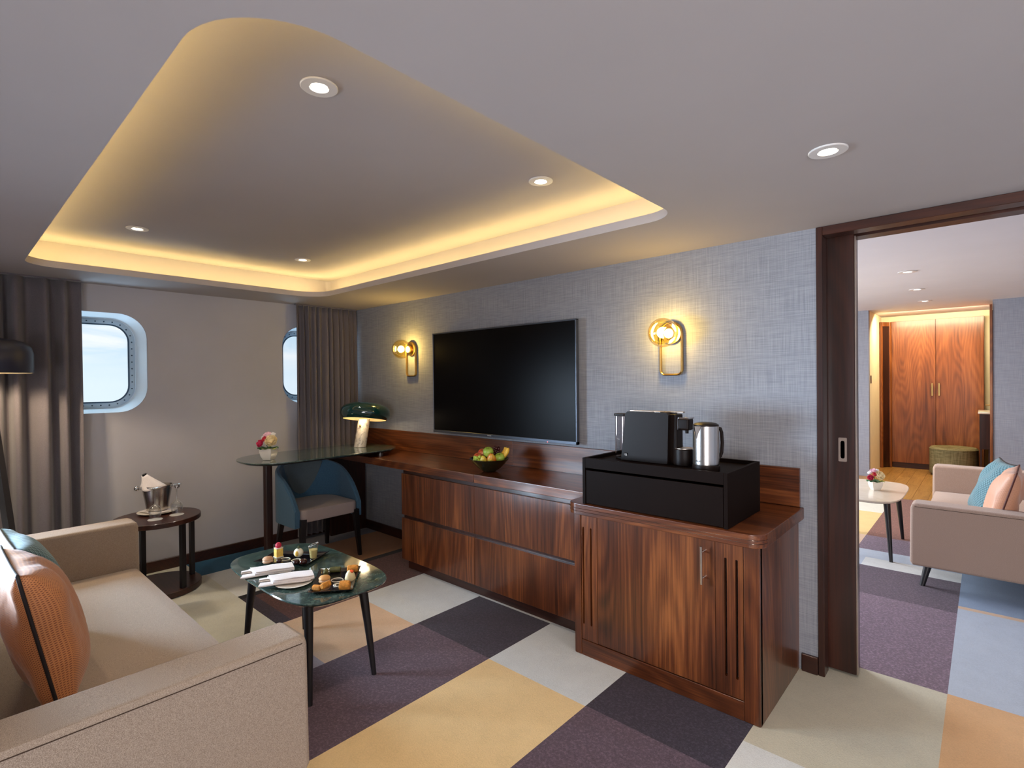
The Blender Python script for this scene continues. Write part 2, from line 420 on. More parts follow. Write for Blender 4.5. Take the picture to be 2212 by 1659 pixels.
# ---- floor: printed carpet of coloured blocks, wood planks further on
CP = dict(cream=srgb(206, 204, 190), grey=srgb(200, 204, 206), lgrey=srgb(214, 214, 210), peach=srgb(212, 180, 150), gold=srgb(220, 190, 140),
          plum=srgb(84, 68, 78), ink=srgb(52, 44, 54), teal=srgb(34, 88, 118), dgrey=srgb(128, 126, 132), tan=srgb(176, 126, 84), brown=srgb(80, 54, 52), black=srgb(24, 20, 24),
          lav=srgb(160, 150, 158), sand=srgb(196, 188, 166), orange=srgb(212, 166, 118), blue=srgb(180, 188, 200), blue2=srgb(138, 156, 180), mauve=srgb(112, 92, 104), rust=srgb(112, 72, 58), yel=srgb(214, 184, 122))
CK = list(CP); CM = [carpet('carpet '+k, CP[k], .34 if k in ('plum', 'ink', 'brown', 'mauve', 'rust') else .10) for k in CK]
cols = {  # x band -> list of (y_from, y_to, colour)
 (-.2, .39): [(-5.6, -1.60, 'cream'), (-1.60, -.98, 'teal'), (-.98, .3, 'dgrey')],
 (.39, 1.03): [(-5.6, -1.57, 'cream'), (-1.57, -.98, 'lgrey'), (-.98, .3, 'tan')],
 (1.03, 1.10): [(-5.6, -1.57, 'cream'), (-1.57, .3, 'black')],
 (1.10, 1.67): [(-5.6, -1.57, 'cream'), (-1.57, -1.48, 'ink'), (-1.48, .3, 'brown')],
 (1.67, 2.31): [(-5.6, -1.60, 'lav'), (-1.60, -1.01, 'peach'), (-1.01, .3, 'grey')],
 (2.31, 2.937): [(-5.6, -.985, 'plum'), (-.985, -.45, 'ink'), (-.45, .3, 'lgrey')],
 (2.937, 3.56): [(-5.6, -2.6, 'cream'), (-2.6, -.99, 'gold'), (-.99, .3, 'grey')],
 (3.56, 4.18): [(-5.6, -.985, 'plum'), (-.985, .3, 'ink')],
 (4.18, 4.79): [(-5.6, -.75, 'lgrey'), (-.75, .21, 'sand'), (.21, 1.34, 'mauve'), (1.34, 1.99, 'plum'), (1.99, 2.22, 'lgrey'), (2.22, 2.46, 'blue'), (2.46, 2.95, 'mauve'), (2.95, 4.97, 'rust')],
 (4.79, 5.42): [(-5.6, .215, 'orange'), (.215, 1.44, 'blue'), (1.44, 1.49, 'peach'), (1.49, 4.97, 'blue2')],
 (5.42, 7.6): [(-5.6, .3, 'grey'), (.3, 4.97, 'plum')],
 (-.2001, 4.0799): [(.3, 2.0, 'plum'), (2.0, 2.46, 'lgrey'), (2.46, 2.95, 'peach'), (2.95, 4.0, 'yel'), (4.0, 4.97, 'cream')],
 (4.0799, 4.1801): [(.3, 1.99, 'plum'), (1.99, 2.46, 'blue'), (2.46, 2.95, 'mauve'), (2.95, 4.97, 'rust')],
}
for k_ in list(cols):
    if k_[1] <= 3.6 and cols[k_][0][0] == -5.6: cols[k_] = [(-5.6, -3.0, 'plum'), (-3.0,)+cols[k_][0][1:]]+cols[k_][1:]  # out-of-view carpet set dark to cut bounce light on the left ceiling
bm = B()
for (x0, x1), segs in cols.items():
    for y0, y1, c in segs:
        if (x0, x1) in ((4.0799, 4.1801), (-.2001, 4.0799)) or y0 < .3 or x0 > 4.1:
            f = bm.faces.new([bm.verts.new(p) for p in ((x0, y0, 0), (x1, y0, 0), (x1, y1, 0), (x0, y1, 0))]); f.material_index = CK.index(c)
box(bm, -.3, 7.7, -5.7, 9.2, -.1, -.012)
floor = struct('floor', bm, CM)
# wood planks of the entry, each a board of its own
M['plank'] = wood('honey oak planks', srgb(128, 88, 38), srgb(172, 126, 62), srgb(200, 152, 84), axis='Y', rough=.4, scale=2)
i = 0
y = 4.975
x = 3.2
rowi = 0
while x < 5.5:
    yy = 4.975 - (.35 if rowi % 2 else 0)
    while yy < 7.95:
        y0, y1 = max(4.975, yy)+.001, min(yy+1.05, 7.95)-.001
        if y1-y0 > .05:
            bm = B(); box(bm, x+.001, x+.149, y0, y1, -.011, .002); struct('plank', bm, M['plank'], floor)
        yy += 1.05
    x += .15; rowi += 1

# ---- ceiling of the lounge with the lit recess
OP = rrect(.52, 3.88, -2.61, -.67, [.14, .22, .16, .24], 10)
RC = rrect(.33, 4.08, -2.81, -.47, .04, 10)
bm = B()
def ringfill(bm, outer, inner, z):
    a = [bm.verts.new((x, y, z)) for x, y in outer]; b = [bm.verts.new((x, y, z)) for x, y in inner]
    es = [bm.edges.new((l[k], l[(k+1) % len(l)])) for l in (a, b) for k in range(len(l))]
    bmesh.ops.triangle_fill(bm, use_beauty=True, use_dissolve=False, edges=es)
ringfill(bm, [(-.2, -5.6), (7.6, -5.6), (7.6, 0), (-.2, 0)], OP, H)
OPi = OP
LO = inset(OP, -.015)
loft(bm, [[(x, y, H) for x, y in OP], [(x, y, H+.042) for x, y in OP], [(x, y, H+.042) for x, y in LO], [(x, y, H+.012) for x, y in LO]], cap=False)
ringfill(bm, RC, LO, H+.012)
loft(bm, [[(x, y, H+.012) for x, y in RC], [(x, y, H+.20) for x, y in RC]], cap=False)
v = [bm.verts.new((x, y, H+.20)) for x, y in RC]; bm.faces.new(v)
bmesh.ops.remove_doubles(bm, verts=bm.verts, dist=.0005)
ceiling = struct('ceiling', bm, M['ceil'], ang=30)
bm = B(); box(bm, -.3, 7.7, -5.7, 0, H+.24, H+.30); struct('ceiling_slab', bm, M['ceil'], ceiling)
# LED strip in the trough behind the lip
LS = rrect(.44, 3.97, -2.70, -.58, .10, 6)
LI = inset(LS, .022)
bm = B(); 
a = [[(x, y, H+.016) for x, y in LS], [(x, y, H+.022) for x, y in LS], [(x, y, H+.022) for x, y in LI], [(x, y, H+.016) for x, y in LI]]
loft(bm, a+[a[0]], cap=False)
struct('light_strip', bm, M['led'], ceiling)
# second room ceiling
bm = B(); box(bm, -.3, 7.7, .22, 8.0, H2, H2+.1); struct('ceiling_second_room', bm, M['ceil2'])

# ---- walls
def holed_wall(bm, holes, y0, y1, z0, z1, x):
    a = [(y0, z0), (y1, z0), (y1, z1), (y0, z1)]
    va = [bm.verts.new((x, p[0], p[1])) for p in a]
    es = [bm.edges.new((va[k], va[(k+1) % 4])) for k in range(4)]
    for h in holes:
        vb = [bm.verts.new((x, p[0], p[1])) for p in h]
        es += [bm.edges.new((vb[k], vb[(k+1) % len(vb)])) for k in range(len(vb))]
    bmesh.ops.triangle_fill(bm, use_beauty=True, use_dissolve=False, edges=es)
w1 = rrect(-2.62, -1.845, 1.285, 2.045, .19, 10); w2 = rrect(-.77, -.03, 1.30, 2.04, .19, 10)
w3 = rrect(-5.05, -3.25, .5, 1.75, .02, 2)
bm = B(); holed_wall(bm, [w1, w2, w3], -5.6, 0, 0, H+.3, 0)
for h in (w1, w2, w3):
    n = len(h); cyy = sum(p[0] for p in h)/n; czz = sum(p[1] for p in h)/n
    loft(bm, [[(0, p[0], p[1]) for p in h], [(-.22, cyy+(p[0]-cyy)*.90, czz+(p[1]-czz)*.925) for p in h]], cap=False)
holed_wall(bm, [[(cyy+(p[0]-cyy)*.90, czz+(p[1]-czz)*.925) for p in h] for h, cyy, czz in ((w1, -2.2325, 1.665), (w2, -.40, 1.67), (w3, -4.15, 1.125))], -5.7, .1, -.1, H+.4, -.22)
bmesh.ops.remove_doubles(bm, verts=bm.verts, dist=.0005)
wallL = struct('wall_left', bm, M['wallW'], ang=25)
def port(k, h, cyy, czz):
    P = [(cyy+(p[0]-cyy)*.895, czz+(p[1]-czz)*.92) for p in h]; Q = inset(P, .045)
    e = [[(-.205, y, z) for y, z in P], [(-.19, y, z) for y, z in P], [(-.185, y, z) for y, z in Q], [(-.205, y, z) for y, z in Q]]
    bm = B(); loft(bm, e+[e[0]], cap=False)
    ring = struct('window_%d' % k, bm, M['ring'])
    bm = B(); R_ = inset(P, .002)
    # painted lining of the reveal
    loft(bm, [[(-.001, cyy+(y-cyy)*1.11, czz+(z-czz)*1.085) for y, z in P], [(-.185, y, z) for y, z in P]], cap=False)
    struct('window_reveal', bm, M['reveal'], ring)
    bm = B(); tube(bm, [(-.183, y, z) for y, z in Q], .006, 6, closed=True); struct('gasket', bm, M['bolt'], ring)
    bm = B(); prism(bm, [(y, z) for y, z in inset(P, .04)], -.203, -.197)
    for v in bm.verts: v.co = Vector((v.co.z, v.co.x, v.co.y))
    struct('window_pane', bm, M['pane'], ring)
    C = inset(P, .022); Ln = [0]
    for a_, b_ in zip(C, C[1:]+C[:1]): Ln.append(Ln[-1]+math.dist(a_, b_))
    N_ = 44; bm = B()
    for q in range(N_):
        s = Ln[-1]*q/N_; j = max(t for t in range(len(C)) if Ln[t] <= s); a_ = C[j]; b_ = C[(j+1) % len(C)]; f = (s-Ln[j])/max(1e-6, Ln[j+1]-Ln[j])
        yy, zz = a_[0]+(b_[0]-a_[0])*f, a_[1]+(b_[1]-a_[1])*f
        ball(bm, (-.186, yy, zz), .0055, .6, 1, 1, n=8)
    o = struct('bolt', bm, M['bolt'], ring); o['kind'] = 'stuff'
port(1, w1, -2.2325, 1.665); port(2, w2, -.40, 1.67)
# unseen window outside the frame, added to let in side daylight
P = [(-5.0, .54), (-3.3, .54), (-3.3, 1.71), (-5.0, 1.71)]; bm = B()
for (a_, b_) in zip(P, P[1:]+P[:1]): tube(bm, [(-.2, a_[0], a_[1]), (-.2, b_[0], b_[1])], .03, 4)
tube(bm, [(-.2, -4.15, .54), (-.2, -4.15, 1.71)], .03, 4)
wb = struct('window_3', bm, M['ring'])
bm = B(); box(bm, -.203, -.199, -5.0, -3.3, .54, 1.71); struct('window_pane', bm, M['pane'], wb)

# TV wall: front skin, back skin (a pocket for the sliding door between them)
bm = B(); box(bm, -.2, 4.305, 0, .07, 0, H2); tvw = struct('wall_tv', bm, M['wallTV'])
bm = B(); box(bm, -.2, 4.42, .16, .22, 0, H2); struct('wall_tv_back', bm, M['wallfar'])
bm = B(); box(bm, 6.2, 7.6, 0, .22, 0, H2); struct('wall_beside_opening', bm, M['wallTV'])
bm = B(); box(bm, 4.30, 6.2, .0, .22, 2.262, H2); struct('wall_over_opening', bm, M['wallTV'])
bm = B(); box(bm, -.3, 7.6, -5.7, -5.6, 0, H+.2); struct('wall_behind_camera', bm, M['wallW'])
bm = B(); box(bm, 7.6, 7.7, -5.7, 8, 0, H2); struct('wall_right', bm, M['wallW'])
# second room walls
bm = B(); box(bm, -.2, 3.62, 6.46, 6.56, 0, H2); struct('wall_second_room_left', bm, M['wallfar'])
bm = B(); box(bm, 3.54, 3.62, 6.56, 7.75, 0, H2); al = struct('wall_alcove_left', bm, M['wallcream'])
bm = B(); box(bm, 4.995, 7.6, 6.38, 6.48, 0, H2); struct('wall_second_room_right', bm, M['wallfar'])
bm = B(); box(bm, 3.54, 7.6, 7.78, 7.88, 0, H2); struct('wall_alcove_back', bm, M['wallcream'])
bm = B(); box(bm, -.3, -.2, .2, 8, 0, H2); struct('wall_second_room_window', bm, M['wallfar'])
# baseboards
def bb(name, x0, x1, y0, y1):
    bm = B(); box(bm, x0, x1, y0, y1, 0, .088, .003, 1); struct(name, bm, M['walnut_dx'])
bb('baseboard_left', 0.0, .018, -5.6, -.02); bb('baseboard_tv', .02, 1.44, -.018, 0); bb('baseboard_tv_right', 4.225, 4.298, -.018, 0)
bb('baseboard_second_room', 4.995, 7.6, 6.362, 6.38)
# trim: walnut lining of the opening
bm = B(); box(bm, 4.300, 4.328, -.012, .075, 0, H-.002, .002, 1); struct('trim_1', bm, M['walnut_dk'])
bm = B(); box(bm, 4.328, 6.2, -.012, .075, 2.205, H-.002, .002, 1); hd = struct('trim_2', bm, M['walnut_dx'])
bm = B(); box(bm, 4.328, 6.2, .135, .225, 2.205, 2.262); struct('header_board', bm, M['walnut_dx'], hd)
bm = B(); box(bm, 4.328, 6.2, .075, .135, 2.245, 2.262); struct('track_groove', bm, M['black'], hd)
bm = B(); box(bm, 4.425, 4.44, .15, .225, 0, 2.205); struct('trim_3', bm, M['walnut_dk'])
# sliding door leaf with flush pull
bm = B(); box(bm, 3.50, 4.446, .088, .126, .012, 2.225, .002, 1); dr = struct('door_1', bm, M['walnut_dk'])
bm = B()
hp = rrect(4.375, 4.411, 1.075, 1.195, .004, 6); ip = rrect(4.384, 4.402, 1.09, 1.18, .009, 6)
def onY(bm, f):
    for v in bm.verts: v.co = Vector((v.co.x, f(v.co.z), v.co.y))
a = [[(x, y, .0) for x, y in hp], [(x, y, .003) for x, y in hp], [(x, y, .003) for x, y in ip], [(x, y, -.004) for x, y in ip]]
loft(bm, a, cap=True); onY(bm, lambda z: .088-z); struct('door_handle', bm, M['nickel'], dr)
bm = B(); box(bm, 4.447, 4.452, .092, .122, .012, 2.2); struct('door_edge_strip', bm, M['nickel'], dr)

# alcove: wooden doorway on the left side wall, light switch, lit door on the right
DM = Matrix.Translation((3.632, 7.50, 0)) @ Matrix.Rotation(math.radians(50), 4, 'Z')
bm = B()
box(bm, 0, .035, -.02, .02, 0, 2.40, .003, 1, M=DM); box(bm, .16, .195, -.02, .02, 0, 2.40, .003, 1, M=DM); box(bm, .035, .16, -.02, .02, 2.33, 2.40, .003, 1, M=DM)
d2 = struct('door_2', bm, M['ward'])
bm = B(); box(bm, .035, .16, -.004, .010, 0, 2.33, M=DM); struct('door_leaf', bm, M['walnut_dk'], d2)
bm = B(); box(bm, 4.965, 4.992, 6.36, 6.50, 0, 2.44, .003, 1); struct('trim_4', bm, M['ward'])
bm = B(); box(bm, 4.985, 5.03, 6.52, 7.30, .01, 2.38, .003, 1); d3 = struct('door_3', bm, M['ward'])
bm = B(); tube(bm, [(4.985, 6.62, 1.10), (4.93, 6.62, 1.10), (4.925, 6.74, 1.10)], .008, 8); cyl(bm, (0, 0), .024, 0, .008, 16, M=Matrix.Translation((4.985, 6.62, 1.0)) @ Matrix.Rotation(-PI/2, 4, 'Y'))
struct('door_handle', bm, M['brass'], d3)

# ================================================================= CEILING LIGHTS
def downlight(loc, label, power, far=False, col=(1, .89, .76), r=.058):
    t = thing('downlight', label, 'ceiling light', loc, group=None)
    bm = B(); lathe(bm, [(r*.45, -.001), (r, -.001), (r, -.004), (r*.96, -.006), (r*.52, -.006), (r*.47, .004), (r*.45, .002)], n=40)
    obj('trim_ring', bm, M['white'], t, local=True)
    bm = B(); lathe(bm, [(r*.44, .0), (r*.40, .012), (r*.2, .02), (.0, .022)], n=24) if False else ball(bm, (0, 0, -.001), r*.44, 1, 1, .12, 20)
    obj('lens', bm, M['bulbf'] if far else M['bulb'], t, local=True)
    if power:
        l = bpy.data.lights.new('downlight_lamp', 'SPOT'); l.energy = power; l.color = col; l.spot_size = math.radians(95); l.spot_blend = .8; l.shadow_soft_size = .03
        o = bpy.data.objects.new('downlight_lamp', l); COL.objects.link(o); o.parent = t; o.location = (0, 0, -.02)
    return t
downlight((3.346, -2.14, H+.20), 'round white ceiling spotlight nearest the viewer inside the lit ceiling recess', 26)
downlight((3.36, -1.03, H+.20), 'ceiling spotlight in the recess on the television side, nearer the right wall light', 24)
downlight((1.10, -2.14, H+.20), 'ceiling spotlight in the recess on the side of the left curtain and the left porthole', 16)
downlight((1.02, -1.06, H+.20), 'small far ceiling spotlight in the recess above the desk corner', 22)
downlight((4.544, -.988, H), 'eyeball ceiling spotlight outside the recess near the sliding door', 30)
downlight((4.374, 3.27, H2), 'slim ceiling spotlight of the second room nearest the doorway, first of three in line', 20, True, r=.075)
downlight((4.343, 4.61, H2), 'middle of the three slim ceiling spotlights in the second room', 20, True, r=.075)
downlight((4.33, 5.85, H2), 'farthest of the three slim ceiling spotlights, just before the wardrobe alcove', 20, True, r=.075)

# ================================================================= CURTAINS
def curtain(name, label, y0, y1, x, amp, z0, z1, folds, seed, bow=0):
    rnd = random.Random(seed); nC = folds*12; nR = 24
    ph = [rnd.uniform(.7, 1.3) for _ in range(folds+2)]; am = [rnd.uniform(.55, 1.15) for _ in range(folds+2)]
    def fx(s, t):   # s along width in folds, t height 0 bottom 1 top
        k = int(s); f = s-k
        a = am[min(k, folds)]*(1-f)+am[min(k+1, folds+1)]*f
        w = math.sin(2*PI*(s+.12*math.sin(3*s+t*1.5)))
        w = math.copysign(abs(w)**.8, w)
        top = 1-.45*max(0, (t-.90)/.10)
        return amp*a*w*top
    bm = B(); G = []
    for j in range(nR+1):
        t = j/nR; row = []
        for i_ in range(nC+1):
            s = folds*i_/nC; yy = y0+(y1-y0)*i_/nC
            yy += bow*math.sin(PI*t)*(i_/nC)
            # narrower gathering near the top
            row.append(bm.verts.new((x+fx(s, t), yy+.006*math.sin(7*s+t), z0+(z1-z0)*t)))
        G.append(row)
    for j in range(nR):
        for i_ in range(nC): bm.faces.new((G[j][i_], G[j][i_+1], G[j+1][i_+1], G[j+1][i_]))
    t = thing(name, label, 'curtain', (x, (y0+y1)/2, z0))
    o = obj('drape', bm, M['curtain'], t, ang=180)
    md = o.modifiers.new('s', 'SOLIDIFY'); md.thickness = .003
    bm = B(); box(bm, x-.012, x+.012, y0, y1, z1, H-.001); obj('curtain_track', bm, M['curtain'], t)
    return t
curtain('curtain', 'grey curtain hanging in folds left of the left porthole, behind the dark floor lamp', -3.35, -2.27, .10, .058, .03, H-.012, 9, 3)
curtain('curtain', 'grey curtain gathered in the corner beside the right porthole, behind the desk lamp', -.68, -.035, .078, .036, .03, H-.012, 11, 5)

# ================================================================= SIDEBOARD, WORKTOP, COFFEE CABINET
t = thing('sideboard', 'low walnut sideboard with four flat drawer fronts under the television', 'sideboard', (2.33, -.24, 0))
bm = B(); box(bm, 1.458, 3.225, -.45, -.002, .075, .772); obj('carcass', bm, M['walnut_z'], t)
bm = B(); box(bm, 1.475, 3.215, -.43, -.002, 0, .075); obj('plinth', bm, M['walnut_dx'], t)
bm = B(); box(bm, 1.46, 3.225, -.462, -.445, .768, .792); obj('top_rail', bm, M['walnut_dx'], t)
for x0, x1 in ((1.446, 2.286), (2.290, 3.222)):
    for z0, z1 in ((.436, .764), (.078, .408)):
        bm = B(); box(bm, x0, x1, -.472, -.452, z0, z1, .0015, 1); obj('drawer_front', bm, M['walnut_z'], t)
bm = B(); box(bm, 1.455, 3.222, -.452, -.449, .408, .436); obj('finger_groove', bm, M['walnut_dk'], t)

t = thing('worktop', 'long walnut counter running along the wall over the sideboard to the curtain corner', 'counter', (1.6, -.24, .79))
for x0, x1 in ((.165, 2.290), (2.2915, 3.222)):
    bm = B(); box(bm, x0, x1, -.475, -.003, .792, .850, .004, 2); obj('board', bm, M['walnut_x'], t)
bm = B(); box(bm, .165, .200, -.405, -.02, .0, .792, .002, 1); obj('end_panel', bm, M['walnut_dk'], t, label='dark wooden end panel down to the floor')
for x0, x1 in ((.165, 2.244), (2.246, 3.225), (3.226, 4.222)):
    bm = B(); box(bm, x0, x1, -.022, -.0015, .852 if x0 < 3 else .838, 1.035, .002, 1); obj('backsplash', bm, M['walnut_x'], t)
bm = B(); box(bm, .165, 3.222, -.0225, -.02, .850, .853); obj('joint', bm, M['walnut_dk'], t)

t = thing('coffee_cabinet', 'walnut cabinet with one door and slotted side panels under the black drawer box', 'cabinet', (3.73, -.32, 0))
X0, X1, YF = 3.244, 4.212, -.62
bm = B(); box(bm, X0+.02, X1-.02, YF+.03, -.003, .0, .775); obj('carcass', bm, M['walnut_z'], t)
bm = B(); box(bm, X1-.022, X1, YF+.004, -.003, 0, .775, .002, 1); obj('side_panel', bm, M['walnut_z'], t)
bm = B(); box(bm, X0, X0+.022, YF+.004, -.003, 0, .775, .002, 1); obj('side_panel', bm, M['walnut_z'], t)
bm = B(); box(bm, X0, X0+.045, YF-.004, YF+.03, 0, .775, .006, 2); obj('corner_post', bm, M['walnut_z'], t)
bm = B(); box(bm, X1-.07, X1, YF-.004, YF+.03, 0, .775, .006, 2); obj('corner_post', bm, M['walnut_z'], t)
bm = B(); box(bm, X0+.045, X1-.07, YF-.002, YF+.03, 0, .085, .002, 1); obj('bottom_rail', bm, M['walnut_x'], t)
DL, DR = 3.392, 4.018
def slotted(x0, x1, slots, parent):
    bm = B(); es = []
    def addp(poly, y):
        v = [bm.verts.new((a, y, b)) for a, b in poly]; return v
    outer = [(x0, .089), (x1, .089), (x1, .770), (x0, .770)]; holes = [rrect(s-.0055, s+.0055, .17, .70, .005, 4) for s in slots]
    for y in (YF, YF+.018):
        es = []
        for poly in [outer]+holes:
            v = addp(poly, y); es += [bm.edges.new((v[k], v[(k+1) % len(v)])) for k in range(len(v))]
        bmesh.ops.triangle_fill(bm, use_beauty=True, use_dissolve=False, edges=es)
    for poly in [outer]+holes: loft(bm, [[(a, YF, b) for a, b in poly], [(a, YF+.018, b) for a, b in poly]], cap=False)
    bmesh.ops.remove_doubles(bm, verts=bm.verts, dist=.0002)
    obj('slotted_panel', bm, M['walnut_z'], parent, ang=20)
slotted(X0+.047, DL-.002, (3.302, 3.351), t); slotted(DR+.002, X1-.072, (4.065, 4.113), t)
bm = B(); box(bm, X0+.046, X1-.072, YF+.020, YF+.027, .089, .770); obj('slot_backing', bm, M['blackg'], t)
bm = B(); box(bm, DL, DR, YF, YF+.018, .089, .770, .0015, 1); dd = obj('door', bm, M['walnut_z'], t)
bm = B(); box(bm, 3.962, 3.972, YF-.036, YF-.026, .562, .738, .002, 1)
for z in (.59, .71): tube(bm, [(3.967, YF-.03, z), (3.967, YF, z)], .004, 8)
obj('bar_handle', bm, M['steel'], dd)
bm = B(); prism(bm, rrect(3.222, 4.238, -.672, -.004, [.003, .003, .07, .07], 10), .777, .836, .004); obj('top', bm, M['walnut_x'], t)
bm = B()
pl = [p for p in rrect(3.2212, 4.2388, -.6728, -.004, [.003, .003, .07, .07], 10)]
for z in (.797, .812):
    tube(bm, [(x, y, z) for x, y in pl if y < -.01], .0012, 4)
obj('edge_line', bm, M['walnut_dk'], t)

# black drawer box with recessed tray top
t = thing('drawer_box', 'black lacquered minibar box with one wide drawer standing on the walnut cabinet', 'drawer box', (3.70, -.43, .836))
bx0, bx1, by0, by1, bz0, bz1 = 3.325, 4.090, -.655, -.215, .837, 1.083
bm = B()
box(bm, bx0, bx0+.018, by0, by1, bz0, bz1, .001, 1); box(bm, bx1-.018, bx1, by0, by1, bz0, bz1, .001, 1)
box(bm, bx0+.018, bx1-.018, by1-.016, by1, bz0, bz1); box(bm, bx0+.018, bx1-.018, by0+.001, by0+.018, 1.030, bz1, .001, 1)
box(bm, bx0+.018, bx1-.018, by0+.018, by1-.016, 1.048, 1.0645); box(bm, bx0+.018, bx1-.018, by0+.03, by1-.016, bz0, bz0+.012)
obj('casing', bm, M['ebony'], t)
bm = B(); box(bm, bx0+.021, bx1-.021, by0+.003, by0+.021, bz0+.005, 1.018, .001, 1); obj('drawer', bm, M['ebony'], t)

# ---- coffee machine
MZ = 1.0655
t = thing('coffee_machine', 'dark capsule coffee machine with clear water tank on the black drawer box', 'coffee machine', (3.6, -.43, MZ))
bm = B(); 
pf = [(3.47, MZ+.002), (3.735, MZ+.002), (3.742, MZ+.25), (3.73, MZ+.263), (3.51, MZ+.263), (3.496, MZ+.25)]
loft(bm, [[(x, -.50, z) for x, z in pf], [(x, -.385, z) for x, z in pf]]); obj('body', bm, M['black'], t)
bm = B(); box(bm, 3.735, 3.775, -.475, -.40, MZ+.002, MZ+.255, .006, 2); obj('front_column', bm, M['black'], t)
bm = B(); box(bm, 3.755, 3.835, -.47, -.405, MZ+.175, MZ+.238, .012, 3); lathe(bm, [(.008, 0), (.009, .02)], (3.815, -.445, MZ+.16), 12); obj('brew_head', bm, M['black'], t)
bm = B(); box(bm, 3.78, 3.836, -.4725, -.402, MZ+.232, MZ+.241, .003, 2); box(bm, 3.776, 3.781, -.4725, -.402, MZ+.178, MZ+.236, .001, 1); obj('chrome_trim', bm, M['chrome'], t)
bm = B(); lathe(bm, [(.0, 0), (.050, 0), (.052, .004), (.052, .078), (.049, .082), (.0, .082)], (3.80, -.445, MZ+.001), 32); obj('drip_tray', bm, M['black'], t)
bm = B(); lathe(bm, [(.0, 0), (.046, 0), (.046, .003), (.0, .003)], (3.80, -.445, MZ+.083), 32); obj('drip_grid', bm, M['nickel'], t)
bm = B(); prism(bm, rrect(3.412, 3.474, -.475, -.40, .018, 6), MZ+.012, MZ+.235, .003); obj('water_tank', bm, M['tank'], t)
bm = B(); prism(bm, rrect(3.408, 3.49, -.48, -.395, .018, 6), MZ+.235, MZ+.247, .002); obj('tank_lid', bm, M['black'], t)
bm = B(); prism(bm, rrect(3.415, 3.475, -.475, -.40, .018, 6), MZ+.001, MZ+.012); obj('tank_foot', bm, M['black'], t)
bm = B(); box(bm, 3.665, 3.70, -.502, -.46, MZ+.2625, MZ+.269, .002, 1); box(bm, 3.50, 3.80, -.455, -.43, MZ+.262, MZ+.267, .001, 1, M=None); obj('lever', bm, M['nickel'], t)
bm = B(); box(bm, 3.488, 3.512, -.5015, -.4995, MZ+.024, MZ+.042, .001, 1); obj('badge', bm, M['blackg'], t)
bm = B(); tube(bm, [(3.492, -.502, MZ+.027), (3.492, -.502, MZ+.039)], .0008, 6)
for a_, b_ in (((3.498, MZ+.027), (3.498, MZ+.037)), ((3.498, MZ+.037), (3.504, MZ+.037)), ((3.504, MZ+.037), (3.507, MZ+.027)), ((3.498, MZ+.031), (3.506, MZ+.031)), ((3.498, MZ+.0275), (3.507, MZ+.0275))):
    tube(bm, [(a_[0], -.502, a_[1]), (b_[0], -.502, b_[1])], .0008, 6)
obj('badge_mark', bm, M['white'], t)
# ---- kettle
KX, KY = 3.945, -.530
t = thing('kettle', 'brushed steel kettle with black lid and base beside the coffee machine', 'kettle', (KX, KY, MZ))
bm = B(); lathe(bm, [(0, 0), (.061, 0), (.063, .004), (.062, .024), (.058, .028), (0, .028)], (KX, KY, MZ+.001), 40); obj('base', bm, M['black'], t)
bm = B(); lathe(bm, [(0, .028), (.059, .028), (.060, .034), (.0585, .208), (.057, .214), (0, .214)], (KX, KY, MZ), 48); obj('body', bm, M['steel'], t)
bm = B(); lathe(bm, [(.0585, .211), (.058, .217), (.048, .223), (.03, .227), (0, .229)], (KX, KY, MZ), 40); obj('lid', bm, M['black'], t)
ux, uy = .80, .60
bm = B(); hp_ = [(.056, .200), (.066, .198), (.072, .18), (.075, .13), (.072, .085), (.066, .066), (.058, .06)]
tube(bm, [(KX+ux*r, KY+uy*r, MZ+z) for r, z in hp_], [.007, .008, .008, .008, .008, .007, .006], 10); obj('handle', bm, M['black'], t)
# spout: small lip toward the lower left
bm = B(); sxv, syv = -.35, -.93
loft(bm, [[(KX+sxv*.058+.022*syv, KY+syv*.058-.022*sxv, MZ+.212), (KX+sxv*.074, KY+syv*.074, MZ+.212), (KX+sxv*.058-.022*syv, KY+syv*.058+.022*sxv, MZ+.212)],
          [(KX+sxv*.060+.002*syv, KY+syv*.060-.002*sxv, MZ+.155), (KX+sxv*.061, KY+syv*.061, MZ+.155), (KX+sxv*.060-.002*syv, KY+syv*.060+.002*sxv, MZ+.155)]]); obj('spout', bm, M['steel'], t)

# ================================================================= TELEVISION
t = thing('television', 'large flat black television with thin grey bezel on the wall', 'television', (2.12, -.05, 1.06))
TX0, TX1, TZ0, TZ1, TY = 1.352, 2.874, 1.057, 1.915, -.062
bm = B()
box(bm, TX0, TX1, TY, TY+.03, TZ0, TZ0+.022, .002, 1); box(bm, TX0, TX1, TY, TY+.03, TZ1-.010, TZ1, .002, 1)
box(bm, TX0, TX0+.010, TY, TY+.03, TZ0, TZ1, .002, 1); box(bm, TX1-.010, TX1, TY, TY+.03, TZ0, TZ1, .002, 1); obj('bezel', bm, M['tvbez'], t)
bm = B(); box(bm, TX0+.009, TX1-.009, TY+.003, TY+.012, TZ0+.02, TZ1-.009); obj('screen', bm, M['screen'], t)
bm = B(); box(bm, TX0+.01, TX1-.01, TY+.012, -.03, TZ0+.02, TZ1-.012); box(bm, 1.9, 2.3, -.03, -.001, 1.3, 1.7); obj('back_housing', bm, M['black'], t)
